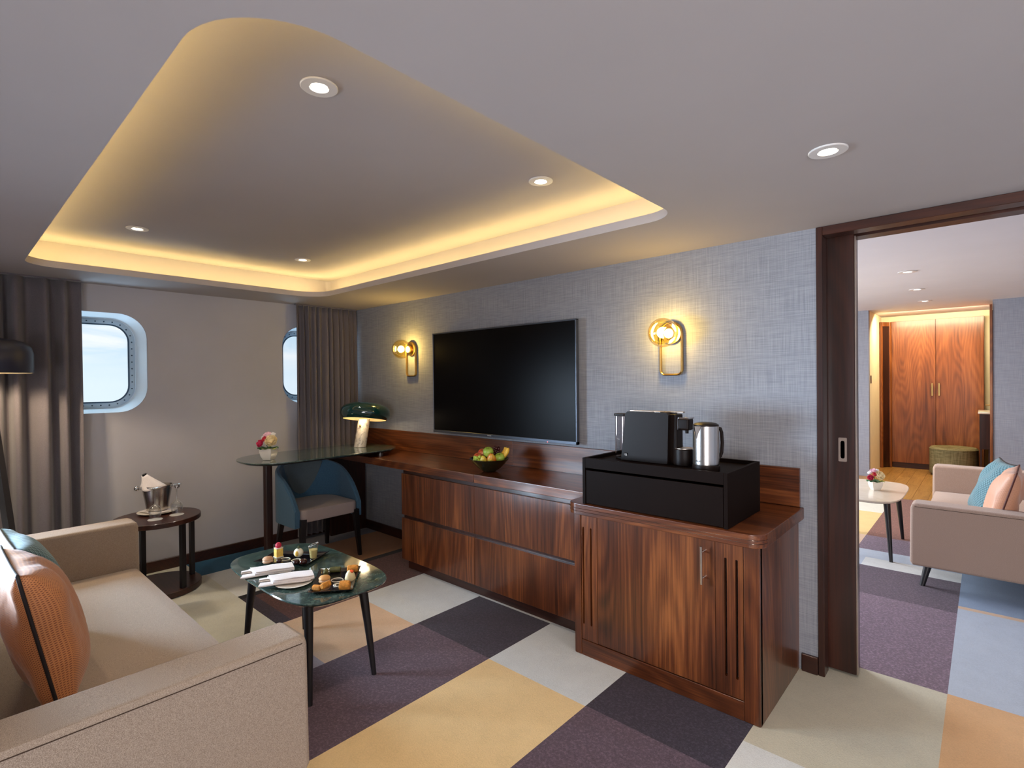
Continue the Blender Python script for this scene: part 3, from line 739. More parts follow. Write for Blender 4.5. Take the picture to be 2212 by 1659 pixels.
def text(s_, size, loc, rot, mat_, parent, name='lettering', ext=.0006):
    c = bpy.data.curves.new(name, 'FONT'); c.body = s_; c.size = size; c.extrude = ext; c.align_x = 'CENTER'; c.align_y = 'CENTER'
    o = bpy.data.objects.new(name, c); COL.objects.link(o)
    me = bpy.data.meshes.new_from_object(o); bpy.data.objects.remove(o)
    me.transform(Matrix.Translation(loc) @ rot); me.transform(WM[parent.name].inverted()); me.materials.append(mat_)
    q = bpy.data.objects.new(name, me); COL.objects.link(q); q.parent = parent
    WM[q.name] = WM[parent.name].copy(); return q
text('SAMSUNG', .0095, (2.04, TY-.0012, TZ0+.011), Matrix.Rotation(PI/2, 4, 'X'), M['white'], t)
bm = B(); ball(bm, (2.62, TY-.001, TZ0+.004), .003, n=8); obj('standby_light', bm, emis('red standby light', (1, .05, .05, 1), 3), t)
text('cooker', .012, (KX-.018, KY-.0635, MZ+.05), Matrix.Rotation(-.28, 4, 'Z') @ Matrix.Rotation(PI/2, 4, 'X'), M['black'], bpy.data.objects['kettle'])

# ================================================================= SCONCES
def sconce(x, z, label):
    t = thing('wall_sconce', label, 'wall light', (x, 0, z))
    r = .068
    pts = []
    for k in range(13): a_ = PI*k/12; pts.append((x+r*math.cos(a_), -.014, z+r*math.sin(a_)))
    zb = z-.245; rb = .030
    for k in range(7): a_ = PI+PI/2*k/6; pts.append((x-r+rb+rb*math.cos(a_), -.014, zb+rb+rb*math.sin(a_)))
    for k in range(7): a_ = 1.5*PI+PI/2*k/6; pts.append((x+r-rb+rb*math.cos(a_), -.014, zb+rb+rb*math.sin(a_)))
    bm = B(); tube(bm, pts, .0065, 8, closed=True)
    for v in bm.verts: v.co.y = -.014+(v.co.y+.014)*2
    obj('loop_frame', bm, M['brass'], t)
    RX = Matrix.Translation((x, 0, z)) @ Matrix.Rotation(PI/2, 4, 'X')
    bm = B(); lathe(bm, [(0, .001), (.060, .001), (.062, .006), (.060, .018), (0, .018)], n=40, M=RX); obj('back_plate', bm, M['brass'], t)
    bm = B(); lathe(bm, [(0, .018), (.036, .018), (.036, .045), (.030, .050), (0, .050)], n=32, M=RX); obj('lamp_holder', bm, M['brass'], t)
    bm = B(); lathe(bm, [(0, .049), (.026, .049), (.027, .054), (.022, .060), (0, .062)], n=32, M=RX); obj('bulb', bm, M['bulbw'], t)
    bm = B(); R2 = .086
    prof = []
    for k in range(21):
        a_ = .42+(PI-.42)*k/20; prof.append((R2*math.sin(a_), .122-R2*math.cos(a_)))
    prof[-1] = (.0, prof[-1][1])
    lathe(bm, prof, n=48, M=RX); obj('glass_globe', bm, M['amber'], t, ang=180)
    l = bpy.data.lights.new('sconce_lamp', 'POINT'); l.energy = 7; l.color = (1, .74, .34); l.shadow_soft_size = .03
    o = bpy.data.objects.new('sconce_lamp', l); COL.objects.link(o); o.location = (x, -.10, z); 
    o.parent = t; o.location = (0, -.115, 0)
sconce(.985, 1.795, 'brass wall light with amber glass globe between the corner curtain and the television')
sconce(3.532, 1.77, 'brass wall light with amber glass globe above the coffee machine, right of the television')

# ================================================================= DESK
t = thing('desk', 'oblong green marble desk on a dark post, one end resting over the walnut counter', 'desk', (.70, -.75, 0))
def stad(x0, x1, y0, y1, p=3.2, n=64):
    cx_, cy_, a, b = (x0+x1)/2, (y0+y1)/2, (x1-x0)/2, (y1-y0)/2; o_ = []
    for k in range(n):
        th = 2*PI*k/n; c_, s_ = math.cos(th), math.sin(th)
        o_.append((cx_+a*math.copysign(abs(c_)**(2/p), c_), cy_+b*math.copysign(abs(s_)**(2/p), s_)))
    return o_
P = rrect(.385, 1.03, -1.43, -.10, [.27, .27, .32, .25], 14)
bm = B(); prism(bm, P, .892, .902, .003); obj('table_top', bm, M['gmarble'], t)
bm = B(); loft(bm, [[(x, y, .8745) for x, y in inset(P, .055)], [(x, y, .882) for x, y in inset(P, .022)], [(x, y, .8915) for x, y in inset(P, .004)]]); obj('under_tray', bm, M['blackleg'], t)
bm = B(); prism(bm, rrect(.475, .525, -1.165, -1.095, .022, 8), 0, .874); obj('leg', bm, M['walnut_dk'], t)
bm = B(); cyl(bm, (.82, -.25), .034, .8505, .874, 28, .003); obj('foot', bm, M['steel'], t, label='short round steel foot resting on the counter')

# desk lamp
LX, LY, LZ = .66, -.36, .903
t = thing('table_lamp', 'mushroom lamp with dark green dome on a slanted marble column standing on the desk', 'lamp', (LX, LY, LZ))
bm = B()
dx, dy = .028, .030     # lean of the column
ra = []
for k in range(9):
    f = k/8; r = .056-.003*f
    ra.append([(LX+dx*f+r*math.cos(2*PI*i_/32), LY+dy*f+r*math.sin(2*PI*i_/32), LZ+.001+.255*f) for i_ in range(32)])
loft(bm, ra); obj('marble_column', bm, M['wmarble'], t)
bm = B(); ball(bm, (LX+.055, LY-.030, LZ+.20), .009, n=12); obj('knob', bm, M['brass'], t)
SH = Matrix.Translation((LX+.032, LY+.034, LZ+.250)) @ Matrix.Rotation(-.17, 4, (.741, .672, 0)) @ Matrix.Rotation(.05, 4, (-.672, .741, 0)) @ Matrix.Diagonal((1.07, 1.07, .86, 1))
out_p = [(.185, .0), (.203, .02), (.212, .055), (.210, .095), (.190, .135), (.150, .163), (.09, .178), (.03, .183), (.0, .183)]
in_p = [(.0, .176), (.09, .170), (.148, .155), (.184, .130), (.203, .094), (.205, .055), (.197, .022), (.180, .002)]
bm = B(); lathe(bm, out_p, n=64, M=SH); 
for f in [f for f in bm.faces if len(f.verts) > 4 and f.calc_center_median().z < LZ+.28]: bm.faces.remove(f)
obj('dome_shade', bm, M['greenlamp'], t, ang=180)
bm = B(); lathe(bm, in_p, n=64, M=SH)
for f in [f for f in bm.faces if len(f.verts) > 4 and f.calc_center_median().z < LZ+.28]: bm.faces.remove(f)
obj('shade_lining', bm, M['inlay'], t, ang=180)
bm = B(); ball(bm, (LX+.032, LY+.034, LZ+.330), .028, n=16); obj('bulb', bm, emis('desk lamp bulb', (1, .82, .5, 1), 8), t)
l = bpy.data.lights.new('desk_lamp_light', 'POINT'); l.energy = 1.6; l.color = (1, .78, .48); l.shadow_soft_size = .03
o = bpy.data.objects.new('desk_lamp_light', l); COL.objects.link(o); o.parent = t; o.location = (.10, -.05, .262)

# ================================================================= FLOWER POTS
def petal(bm, c, d, up, w, l, cup):
    d = d.normalized(); s = d.cross(up).normalized(); u = s.cross(d).normalized()
    R = []
    for j in range(5):
        f = j/4; ww = w*math.sin(PI*(.12+.80*f)); h = cup*(f**1.6)
        R.append([c+d*(l*f)*(1-.35*f*f)+s*(ww*g)+u*(h+.25*ww*(g*g)) for g in (-1, -.5, 0, .5, 1)])
    vs2 = [[bm.verts.new(p) for p in r] for r in R]
    for a_, b_ in zip(vs2, vs2[1:]):
        for k in range(4): bm.faces.new((a_[k], a_[k+1], b_[k+1], b_[k]))
def rose(c, r, up, mat_, parent, seed, name='flower'):
    rn = random.Random(seed); bm = B(); c = Vector(c); up = Vector(up).normalized(); o1 = up.orthogonal().normalized(); o2 = up.cross(o1)
    for ring, (n, lf, cf, wf) in enumerate(((6, 1.0, .75, .55), (6, .8, .95, .48), (5, .55, 1.0, .38), (4, .3, 1.0, .26))):
        for k in range(n):
            a_ = 2*PI*(k+.4*ring)/n+rn.uniform(-.15, .15)
            petal(bm, c-up*r*.45, (o1*math.cos(a_)+o2*math.sin(a_)), up, r*wf, r*lf*1.15, r*cf*rn.uniform(.9, 1.15))
    ball(bm, tuple(c), r*.42, 1, 1, 1, 10)
    o = obj(name, bm, mat_, parent, ang=60)
    md = o.modifiers.new('s', 'SOLIDIFY'); md.thickness = .0012
    return o
def leafs(bm, c, d, w, l, up=Vector((0, 0, 1))):
    petal(bm, Vector(c), Vector(d), up, w, l, -.15*l)
FM = dict(cream=plain('cream petals', srgb(240, 222, 176), .7, var=.08, vs_=30), pink=plain('pink petals', srgb(196, 30, 78), .6, var=.25, vs_=30), pale=plain('pale pink petals', srgb(232, 190, 204), .7, var=.1, vs_=30),
          red=plain('red petals', srgb(206, 44, 62), .6, var=.2, vs_=30), wh=plain('white petals', srgb(238, 236, 234), .7, var=.05), leaf=plain('green leaf', srgb(42, 92, 46), .5, var=.3, vs_=30), leafy=plain('yellow green leaf', srgb(156, 164, 74), .5, var=.2, vs_=30))
def flowers(loc, s, label, seed, rv):
    t = thing('flower_pot', label, 'potted flowers', loc)
    x, y, z = loc
    # faceted white pot, square with rounded sides
    bm = B(); R = []
    for f, w in ((0, .62), (.05, .66), (.35, .88), (.7, 1.0), (1, 1.0), (.98, .92), (.8, .9)):
        hw = .033*s*w; R.append([(x+rv[0]*a_*hw-rv[1]*b_*hw, y+rv[1]*a_*hw+rv[0]*b_*hw, z+.001+.062*s*f) for a_, b_ in ((-1, -1), (-.9, -1.04), (.9, -1.04), (1, -1), (1.04, -.9), (1.04, .9), (1, 1), (.9, 1.04), (-.9, 1.04), (-1, 1), (-1.04, .9), (-1.04, -.9))])
    loft(bm, R); obj('pot', bm, M['porc'], t, ang=50)
    q = lambda a_, b_, c_: (x+rv[0]*a_*s-rv[1]*b_*s, y+rv[1]*a_*s+rv[0]*b_*s, z+c_*s)
    D = lambda a_, b_, c_: Vector((rv[0]*a_-rv[1]*b_, rv[1]*a_+rv[0]*b_, c_))
    rose(q(.022, -.012, .102), .040*s, D(.3, -.8, .5), FM['cream'], t, seed)
    rose(q(-.038, -.014, .088), .026*s, D(-.5, -.6, .4), FM['pink'], t, seed+1)
    rose(q(-.012, -.016, .112), .018*s, D(-.1, -.7, .5), FM['red'], t, seed+2)
    rose(q(-.010, .008, .130), .026*s, D(-.2, -.3, 1), FM['pale'], t, seed+3)
    rose(q(-.030, .010, .118), .020*s, D(-.5, 0, 1), FM['wh'], t, seed+4)
    rose(q(.018, .014, .134), .017*s, D(.3, 0, 1), FM['wh'], t, seed+5)
    for k, (a_, b_, l_, m_) in enumerate(((-.8, -.5, .045, 'leaf'), (-.3, -1, .042, 'leaf'), (.15, -1, .03, 'leafy'), (.9, -.5, .046, 'leafy'), (.9, .4, .04, 'leaf'), (-.7, .6, .04, 'leaf'), (-1, -.1, .05, 'leaf'), (0, .9, .04, 'leaf'))):
        bm = B(); leafs(bm, q(a_*.018, b_*.018, .060), D(a_, b_, .22), .024*s, l_*1.2*s); o = obj('leaf', bm, FM[m_], t, ang=60)
        o.modifiers.new('s', 'SOLIDIFY').thickness = .001
    bm = B()
    for a_, b_, c_ in ((.022, -.01, .09), (-.038, -.01, .075), (-.012, -.01, .10), (-.01, .008, .12), (-.03, .01, .105), (.018, .014, .125)): tube(bm, [q(0, 0, .05), q(a_, b_, c_)], .0014*s, 5)
    obj('stem', bm, FM['leaf'], t)
flowers((.80, -1.245, .903), 1.45, 'small white pot of pink and cream flowers on the green marble desk', 3, (.82, .57))

# ================================================================= CHAIR
t = thing('armchair', 'blue barrel armchair with taupe seat tucked under the marble desk', 'chair', (.60, -.77, 0))
CXc, CYc = .62, -.775
# U-shaped shell (opens toward +x), top edge slopes from high back to low arm fronts
def U(th, off):   # th -1..1 along the U
    a_ = th*math.radians(128)
    rx, ry = .275+off, .285+off
    x = CXc-.03-rx*math.cos(a_); y = CYc+ry*math.sin(a_)
    if abs(th) > .70:
        k = (abs(th)-.70)/.30; a0 = math.radians(128)*.70
        x0 = CXc-.03-rx*math.cos(a0); y0 = ry*math.sin(a0)
        x = x0+k*.27; y = CYc+math.copysign(y0, th)*(1-.03*k)
    return x, y
def topz(th):
    a_ = abs(th)
    return .80-.02*a_ if a_ < .30 else .794-.13*((a_-.30)/.70)**1.3-.19*((a_-.30)/.70)**5
bm = B(); n = 48; rings = []
for k in range(n+1):
    th = -1+2*k/n; xo, yo = U(th, .022); xi, yi = U(th, -.022); z1 = topz(th); z0 = .335
    rings.append([(xo, yo, z0), (xo, yo, z1-.018), ((xo*3+xi)/4, (yo*3+yi)/4, z1), ((xo+3*xi)/4, (yo+3*yi)/4, z1), (xi, yi, z1-.018), (xi, yi, z0)])
loft(bm, rings); obj('shell', bm, M['blue_cloth'], t)
bm = B(); rings = []
for k in range(17):
    th = -.34+.68*k/16; z1 = topz(th)-.012; rings.append([(U(th, -.024)[0], U(th, -.024)[1], .50+.28*abs(th/.34)**2), (U(th, -.024)[0], U(th, -.024)[1], z1), (U(th, -.040)[0], U(th, -.040)[1], z1-.004), (U(th, -.040)[0], U(th, -.040)[1], .50+.28*abs(th/.34)**2)])
loft(bm, rings); obj('back_pad', bm, M['grey_cloth'], t)
bm = B(); sp = [(x, y) for x, y in rrect(.375, .885, CYc-.250, CYc+.250, [.05, .20, .20, .05], 8)]
prism(bm, sp, .37, .475, .018); obj('seat', bm, M['seatgrey'], t)
for (a_, b_, c_, d_) in ((.865, CYc-.235, .885, CYc-.255), (.865, CYc+.235, .895, CYc+.258), (.44, CYc-.20, .37, CYc-.235), (.44, CYc+.20, .37, CYc+.235)):
    bm = B()
    loft(bm, [[(a_+u*.023, b_+v*.023, .40) for u, v in ((-1, -1), (1, -1), (1, 1), (-1, 1))], [(c_+u*.013, d_+v*.013, 0) for u, v in ((-1, -1), (1, -1), (1, 1), (-1, 1))]])
    obj('leg', bm, M['blackleg'], t)

# ================================================================= FLOOR LAMP
FX, FY = .50, -2.785
t = thing('floor_lamp', 'dark domed floor lamp on slanted black leg behind the sofa by the left curtain', 'lamp', (FX, FY, 0))
bm = B(); lathe(bm, [(.222, 0), (.226, .004), (.226, .12), (.215, .16), (.185, .190), (.13, .205), (.05, .210), (0, .210)], (FX, FY, 1.575), 64)
for f in [f for f in bm.faces if len(f.verts) > 4 and f.calc_center_median().z < 1.58]: bm.faces.remove(f)
obj('dome_shade', bm, M['lampdark'], t, ang=180)
bm = B(); lathe(bm, [(.220, 0), (.220, .12), (.208, .155), (.18, .183), (.13, .198), (0, .203)], (FX, FY, 1.575), 64)
for f in [f for f in bm.faces if len(f.verts) > 4 and f.calc_center_median().z < 1.58]: bm.faces.remove(f)
obj('shade_lining', bm, M['inlay'], t, ang=180)
bm = B(); ball(bm, (FX, FY, 1.67), .035, n=16); obj('bulb', bm, emis('floor lamp bulb', (1, .8, .5, 1), 12), t)
for (tx, ty, bx, by) in ((.0, .0, .05, .115), (.0, -.0, -.20, -.12), (.0, 0, .10, -.26)):
    bm = B(); p0 = Vector((FX+.35*bx, FY+.35*by-.01, 1.37)); p1 = Vector((FX+1.35*bx, FY+1.35*by, .0))
    dd_ = Vector((by, -bx, 0)).normalized(); ee = Vector((bx, by, 0)).normalized()
    R = []
    for f, w, h in ((0, .020, .008), (.02, .034, .012), (.5, .040, .014), (1, .030, .010)):
        c_ = p0.lerp(p1, f); R.append([c_+dd_*w*a_+ee*h*b_ for a_, b_ in ((-1, -1), (1, -1), (1, 1), (-1, 1))])
    loft(bm, R); obj('leg', bm, M['blackleg'], t)
bm = B(); tube(bm, [(FX, FY, 1.15), (FX, FY, 1.64)], .010, 10); cyl(bm, (FX, FY), .05, 1.13, 1.17, 24, .004); 
for bx, by in ((.05, .115), (-.20, -.12), (.10, -.26)): tube(bm, [(FX, FY, 1.15), (FX+.5*bx, FY+.5*by, 1.15)], .010, 8)
obj('stem', bm, M['blackleg'], t)
l = bpy.data.lights.new('floor_lamp_light', 'SPOT'); l.energy = 34; l.color = (1, .78, .52); l.shadow_soft_size = .05; l.spot_size = math.radians(150); l.spot_blend = .3
o = bpy.data.objects.new('floor_lamp_light', l); COL.objects.link(o); o.parent = t; o.location = (0, 0, 1.62)

# ================================================================= SOFAS AND CUSHIONS
def cushion_slab(bm, x0, x1, y0, y1, z0, z1, bulge, r=.03, nx=24, ny=14, M_=None):
    # upholstered block with a crowned top
    vs2 = []
    P_ = rrect(x0, x1, y0, y1, r, 5)
    cxx, cyy_ = (x0+x1)/2, (y0+y1)/2
    rings = [([(cxx+(x-cxx)*.985, cyy_+(y-cyy_)*.97) for x, y in P_], z0)]
    rings += [(P_, z0+.015), (P_, z1-.03), ([(cxx+(x-cxx)*.996, cyy_+(y-cyy_)*.985) for x, y in P_], z1-.01)]
    for k in range(1, 12):
        f = 1-k/11.001; e = min(1, (1-f)*4)
        rings.append(([(cxx+(x-cxx)*f*.99, cyy_+(y-cyy_)*f*.97) for x, y in P_], z1-.004+bulge*(1-f**3)))
    return loft(bm, [[(x, y, z) for x, y in p] for p, z in rings], M=M_)
def sofa(loc, rotz, Ls, label, mt, armh=.60, aw=.185):
    t = thing('sofa', label, 'sofa', loc, rotz)
    h = Ls/2; D0, D1 = -.47, .47       # local: x along length, y front = +
    O = lambda n_, b_, **k: obj(n_, b_, mt, t, local=True, **k)
    bm = B(); box(bm, -h+aw-.01, h-aw+.01, D0+.02, D1-.05, .14, .25, .012, 2); O('base', bm)
    bm = B(); cushion_slab(bm, -h+aw+.002, h-aw-.002, D0+.20, D1-.02, .24, .352, .030, .035); O('seat_cushion', bm, ang=50)
    for s in (-1, 1):
        bm = B()
        xo, xi = s*h, s*(h-aw)
        # arm outline in the y-z plane, a little lower to the back
        pr_ = [(D0+.02, .155), (D1-.015, .155), (D1, .18), (D1-.005, armh-.035), (D1-.012, armh-.012), (D1-.035, armh), (D0+.02, armh-.005)]
        a_, b_ = min(xo, xi), max(xo, xi)
        rr_ = .022
        def prof(ins):
            return [(y-(ins if y > 0 else -ins*.2), min(z, armh-ins) if z > .3 else max(z, .155+ins)) for y, z in pr_]
        loft(bm, [[(a_, y, z) for y, z in prof(rr_)], [(a_+rr_*.3, y, z) for y, z in prof(rr_*.3)], [(a_+rr_, y, z) for y, z in prof(0)],
                  [(b_-rr_, y, z) for y, z in prof(0)], [(b_-rr_*.3, y, z) for y, z in prof(rr_*.3)], [(b_, y, z) for y, z in prof(rr_)]])
        am_ = O('arm', bm, ang=50)
        bm = B(); xs = xo+s*.0006
        tube(bm, [(xs, D0+.03, armh-.024), (xs, D1-.03, armh-.024)], .0016, 5); obj('seam', bm, M['seam'], am_, local=True)
    bm = B()
    R = [[(x, D0+.215-.22*(z-.3)+0, z) if f else (x, D0-.0-.10*(z-.16), z) for (f, z) in ((0, .16), (0, .78), (0, .80), (1, .80), (1, .78), (1, .16))] for x in (-h+.004, h-.004)]
    bm2 = bm
    pts = [(D0-.0, .16), (D0-.06, .70), (D0-.055, .80), (D0-.03, .83), (D0+.04, .83), (D0+.065, .80), (D0+.11, .60), (D0+.165, .38), (D0+.175, .16)]
    for (sgn, xa, xb) in ((1, -h+.006, h-.006),):
        loft(bm, [[(xa, y, z) for y, z in pts], [(xa+.012, y, z) for y, z in [(y_*1, z_+.004) for y_, z_ in pts]], [(xb-.012, y, z+.004) for y, z in pts], [(xb, y, z) for y, z in pts]])
    O('back', bm, ang=50)
    for sx_ in (-1, 1):
        for sy_ in (-1, 1):
            bm = B(); xt, yt = sx_*(h-.12), (D1-.10 if sy_ > 0 else D0+.10)
            lathe(bm, [(.016, 0), (.026, .165)], (0, 0, 0), 16)
            for v in bm.verts: k = 1-v.co.z/.165; v.co.x += xt+sx_*.035*k; v.co.y += yt+sy_*.035*k
            obj('leg', bm, M['blackleg'], t, local=True)
    return t
sofa((1.975, -2.585, 0), 0, 2.43, 'oatmeal upholstered sofa in the lounge facing the television', M['sofa'], .63)
sofa((4.99, 2.83, 0), PI/2, 2.30, 'rose beige sofa in the second room seen through the doorway', M['sofa2'])

def pillow(name, label, Mx, w, h, th, mt, pipe, seed, th2=None):
    rn = random.Random(seed); N_ = 22; bm = B(); th2 = th2 or th
    t = thing(name, label, 'cushion', Mx.to_translation())
    uvl = bm.loops.layers.uv.new('UVMap')
    def P_(u, v, s):
        e = max(0, (1-u*u))**.5*max(0, (1-v*v))**.5
        x = u*w/2*(1-.07*(1-v*v)); z = v*h/2*(1-.07*(1-u*u))
        wr = .010*math.sin(5*u+3*v+seed)*e+.008*math.sin(9*u*v+seed*2)*e
        return Mx @ Vector((x, s*((th if s > 0 else th2)/2*(e**.75))+wr, z))
    grid = {}
    for s in (1, -1):
        for i_ in range(N_+1):
            for j in range(N_+1):
                u, v = -1+2*i_/N_, -1+2*j/N_
                edge = i_ in (0, N_) or j in (0, N_)
                if s == -1 and edge: grid[s, i_, j] = grid[1, i_, j]
                else: grid[s, i_, j] = bm.verts.new(P_(u, v, s))
        for i_ in range(N_):
            for j in range(N_):
                q = [(i_, j), (i_+1, j), (i_+1, j+1), (i_, j+1)]
                f = bm.faces.new([grid[s, a_, b_] for a_, b_ in q])
                for lp, (a_, b_) in zip(f.loops, q): lp[uvl].uv = (a_/N_, b_/N_)
    obj('cover', bm, mt, t, ang=180)
    E_ = [(-1+2*k/N_, -1) for k in range(N_)]+[(1, -1+2*k/N_) for k in range(N_)]+[(1-2*k/N_, 1) for k in range(N_)]+[(-1, 1-2*k/N_) for k in range(N_)]
    bm = B(); tube(bm, [P_(u, v, 1) for u, v in E_], .0055, 8, closed=True); obj('piping', bm, pipe, t, ang=180)
    return t
def PM(loc, tilt, rz): return Matrix.Translation(loc) @ Matrix.Rotation(rz, 4, 'Z') @ Matrix.Rotation(tilt, 4, 'X')
blk = plain('black cord piping', srgb(26, 20, 24), .6); brn = plain('brown cord piping', srgb(92, 44, 36), .6)
pillow('cushion', 'plump orange honeycomb cushion with black piping in the near corner of the lounge sofa', PM((2.42, -2.765, .640), .20, .02), .48, .52, .29, M['orange'], blk, 2, .12)
pillow('cushion', 'teal houndstooth cushion behind the orange one on the lounge sofa', PM((1.93, -2.715, .625), .30, .03), .52, .52, .23, M['teal'], blk, 5, .10)
pillow('cushion', 'peach satin cushion with dark piping nearest the arm of the far sofa', PM((5.03, 2.05, .62), .26, PI/2-.06), .46, .48, .20, M['peach'], brn, 8, .14)
pillow('cushion', 'teal houndstooth cushion slumped behind the peach one on the far sofa', PM((4.96, 2.62, .61), .42, PI/2+.20), .46, .48, .17, M['teal'], blk, 9, .14)

# ================================================================= COFFEE TABLES
def coffee_table(name, label, cx_, cy_, a, b, zt, mt, lx, ly, rot=0):
    t = thing(name, label, 'coffee table', (cx_, cy_, 0), rot)
    P_ = []
    for k in range(72):
        th = 2*PI*k/72; c_, s_ = math.cos(th), math.sin(th); p = 3.9
        P_.append((a*math.copysign(abs(c_)**(2/p), c_), b*math.copysign(abs(s_)**(2/p), s_)))
    bm = B(); loft(bm, [[(x, y, zt-.022) for x, y in inset(P_, .020)], [(x, y, zt-.012) for x, y in inset(P_, .004)], [(x, y, zt-.004) for x, y in P_], [(x, y, zt) for x, y in inset(P_, .003)]])
    obj('table_top', bm, mt, t, local=True, ang=50)
    bm = B(); fr = [(x*.78, y*.70) for x, y in P_]; fi = [(x*.70, y*.60) for x, y in P_]
    R = [[(x, y, zt-.05) for x, y in fr], [(x, y, zt-.022) for x, y in fr], [(x, y, zt-.022) for x, y in fi], [(x, y, zt-.05) for x, y in fi]]
    loft(bm, R+[R[0]], cap=False); obj('apron', bm, M['blackleg'], t, local=True)
    for sx_ in (-1, 1):
        for sy_ in (-1, 1):
            bm = B(); R = []
            for z, f, r in ((0, 1, .0125), (zt*.5, .92, .019), (zt-.06, .85, .024), (zt-.022, .83, .026)):
                R.append([(sx_*lx*f+r*math.cos(2*PI*k/14), sy_*ly*f+r*math.sin(2*PI*k/14), z) for k in range(14)])
            loft(bm, R); obj('leg', bm, M['blackleg'], t, local=True)
    return t
TZ = .50
coffee_table('coffee_table', 'green marble coffee table with black splayed legs in front of the lounge sofa', 2.222, -1.655, .495, .272, TZ, M['gmarble'], .375, .172)
coffee_table('coffee_table', 'cream marble coffee table with black splayed legs in the second room', 4.14, 2.60, .28, .52, TZ, M['cream_marble'], .215, .40)
flowers((4.20, 2.60, TZ), 1.25, 'small white pot of pink and cream flowers on the second room table', 21, (.82, .57))

# ================================================================= SIDE TABLE WITH BUCKET
SX, SY, SZ = .465, -1.905, .54
t = thing('side_table', 'round two tier dark wood side table between sofa arm and wall', 'side table', (SX, SY, 0))
bm = B(); cyl(bm, (SX, SY), .272, SZ-.035, SZ, 64, .003); obj('table_top', bm, M['walnut_dx'], t)
bm = B(); cyl(bm, (SX, SY+.01), .262, .004, .045, 64, .003); obj('shelf', bm, M['walnut_dx'], t)
for ang_ in (25, 100, 190, 280):
    a_ = math.radians(ang_); px_, py_ = SX+.235*math.cos(a_), SY+.235*math.sin(a_)
    bm = B(); box(bm, -.014, .014, -.018, .018, .0, SZ-.035, .002, 1, M=Matrix.Translation((px_, py_, 0)) @ Matrix.Rotation(a_, 4, 'Z')); obj('post', bm, M['blackleg'], t)
# plate and folded napkin under the bucket
BX, BY = .345, -1.875
t = thing('plate', 'white round plate under the ice bucket', 'plate', (BX, BY, SZ+.001))
bm = B(); lathe(bm, [(0, 0), (.07, 0), (.075, .004), (.125, .011), (.128, .013), (.124, .013), (.075, .007), (0, .006)], (BX, BY, SZ+.001), 48); obj('dish', bm, M['porc'], t)
bm = B(); 
for k, rz in enumerate((.2, .2)):
    prism(bm, [(-.10, -.07), (.10, -.075), (.105, .07), (-.095, .075)], SZ+.0145+k*.003, SZ+.0168+k*.003, M=Matrix.Translation((BX, BY, 0)) @ Matrix.Rotation(rz+.25*k, 4, 'Z'))
tag(obj('napkin', bm, M['linen']), 'folded white napkin spread on the plate under the ice bucket', 'napkin')
BZ = SZ+.0208
t = thing('ice_bucket', 'steel ice bucket with two ball handles on the side table', 'ice bucket', (BX, BY, BZ))
bm = B(); lathe(bm, [(0, 0), (.062, 0), (.068, .004), (.094, .165), (.100, .168), (.102, .178), (.100, .188), (.094, .188), (.092, .170), (.066, .012), (0, .010)], (BX, BY, BZ), 56); obj('pail', bm, M['steel'], t)
for s in (-1, 1):
    bm = B(); hx, hy = .50*s, .866*s
    tube(bm, [(BX+hx*.094, BY+hy*.094, BZ+.165), (BX+hx*.122, BY+hy*.122, BZ+.168)], .007, 10); ball(bm, (BX+hx*.130, BY+hy*.130, BZ+.168), .018, n=16); obj('ball_handle', bm, M['chrome'], t)
# bottle in a napkin
t = thing('bottle', 'dark bottle wrapped in a white napkin leaning in the ice bucket', 'bottle', (BX, BY, BZ+.02))
LM = Matrix.Translation((BX+.01, BY+.012, BZ+.030)) @ Matrix.Rotation(.36, 4, 'X')
bm = B(); lathe(bm, [(0, 0), (.036, .0), (.038, .01), (.038, .12), (.030, .16), (.015, .19), (.0135, .250), (.015, .255), (.015, .268), (0, .268)], n=28, M=LM); obj('glass_body', bm, plain('black bottle glass', srgb(20, 24, 26), .15), t)
bm = B(); R = []; c0 = Vector((BX+.005, BY-.012, BZ+.172)); c1 = LM @ Vector((0, 0, .256))
for k in range(8):
    f = k/7; c_ = c0.lerp(c1, f); r = .074*(1-f)**1.15+.021
    R.append([(c_.x+r*math.cos(a_)*(1+.07*math.sin(5*a_+k*.35)*(1-f)), c_.y+r*math.sin(a_)*(1+.07*math.sin(5*a_+k*.35)*(1-f)), c_.z+(.010*math.sin(2*a_+1)+.008*math.sin(3*a_))*(1-f*.5)) for a_ in [2*PI*i_/40 for i_ in range(40)]])
loft(bm, R, cap=False); o = obj('napkin_wrap', bm, M['linen'], t, ang=60); o.modifiers.new('s', 'SOLIDIFY').thickness = .002
# coasters and upside-down champagne glasses
for (gx, gy, which) in ((.575, -1.945, 'nearer the sofa arm, in front'), (.535, -1.80, 'farther right beside the ice bucket')):
    bm = B(); cyl(bm, (gx, gy), .046, SZ+.0008, SZ+.004, 40)
    tag(obj('coaster', bm, M['white']), 'white paper coaster on the side table, ' + which, 'coaster', 'coasters on the side table')
    t = thing('wine_glass', 'stemmed glass turned upside down on its coaster, ' + which, 'glass', (gx, gy, SZ+.004), group='upside-down glasses on the side table')
    bm = B(); lathe(bm, [(.030, .0), (.036, .03), (.040, .058), (.036, .078), (.022, .095), (.008, .106), (.0042, .115), (.0038, .21), (.006, .216)], (gx, gy, SZ+.0045), 32)
    for f in [f for f in bm.faces if len(f.verts) > 4]: bm.faces.remove(f)
    obj('bowl', bm, M['glass'], t, ang=180)
    bm = B(); lathe(bm, [(.004, .212), (.012, .216), (.036, .221), (.037, .223), (0, .223)], (gx, gy, SZ+.0045), 32); obj('foot', bm, M['glass'], t, ang=180)

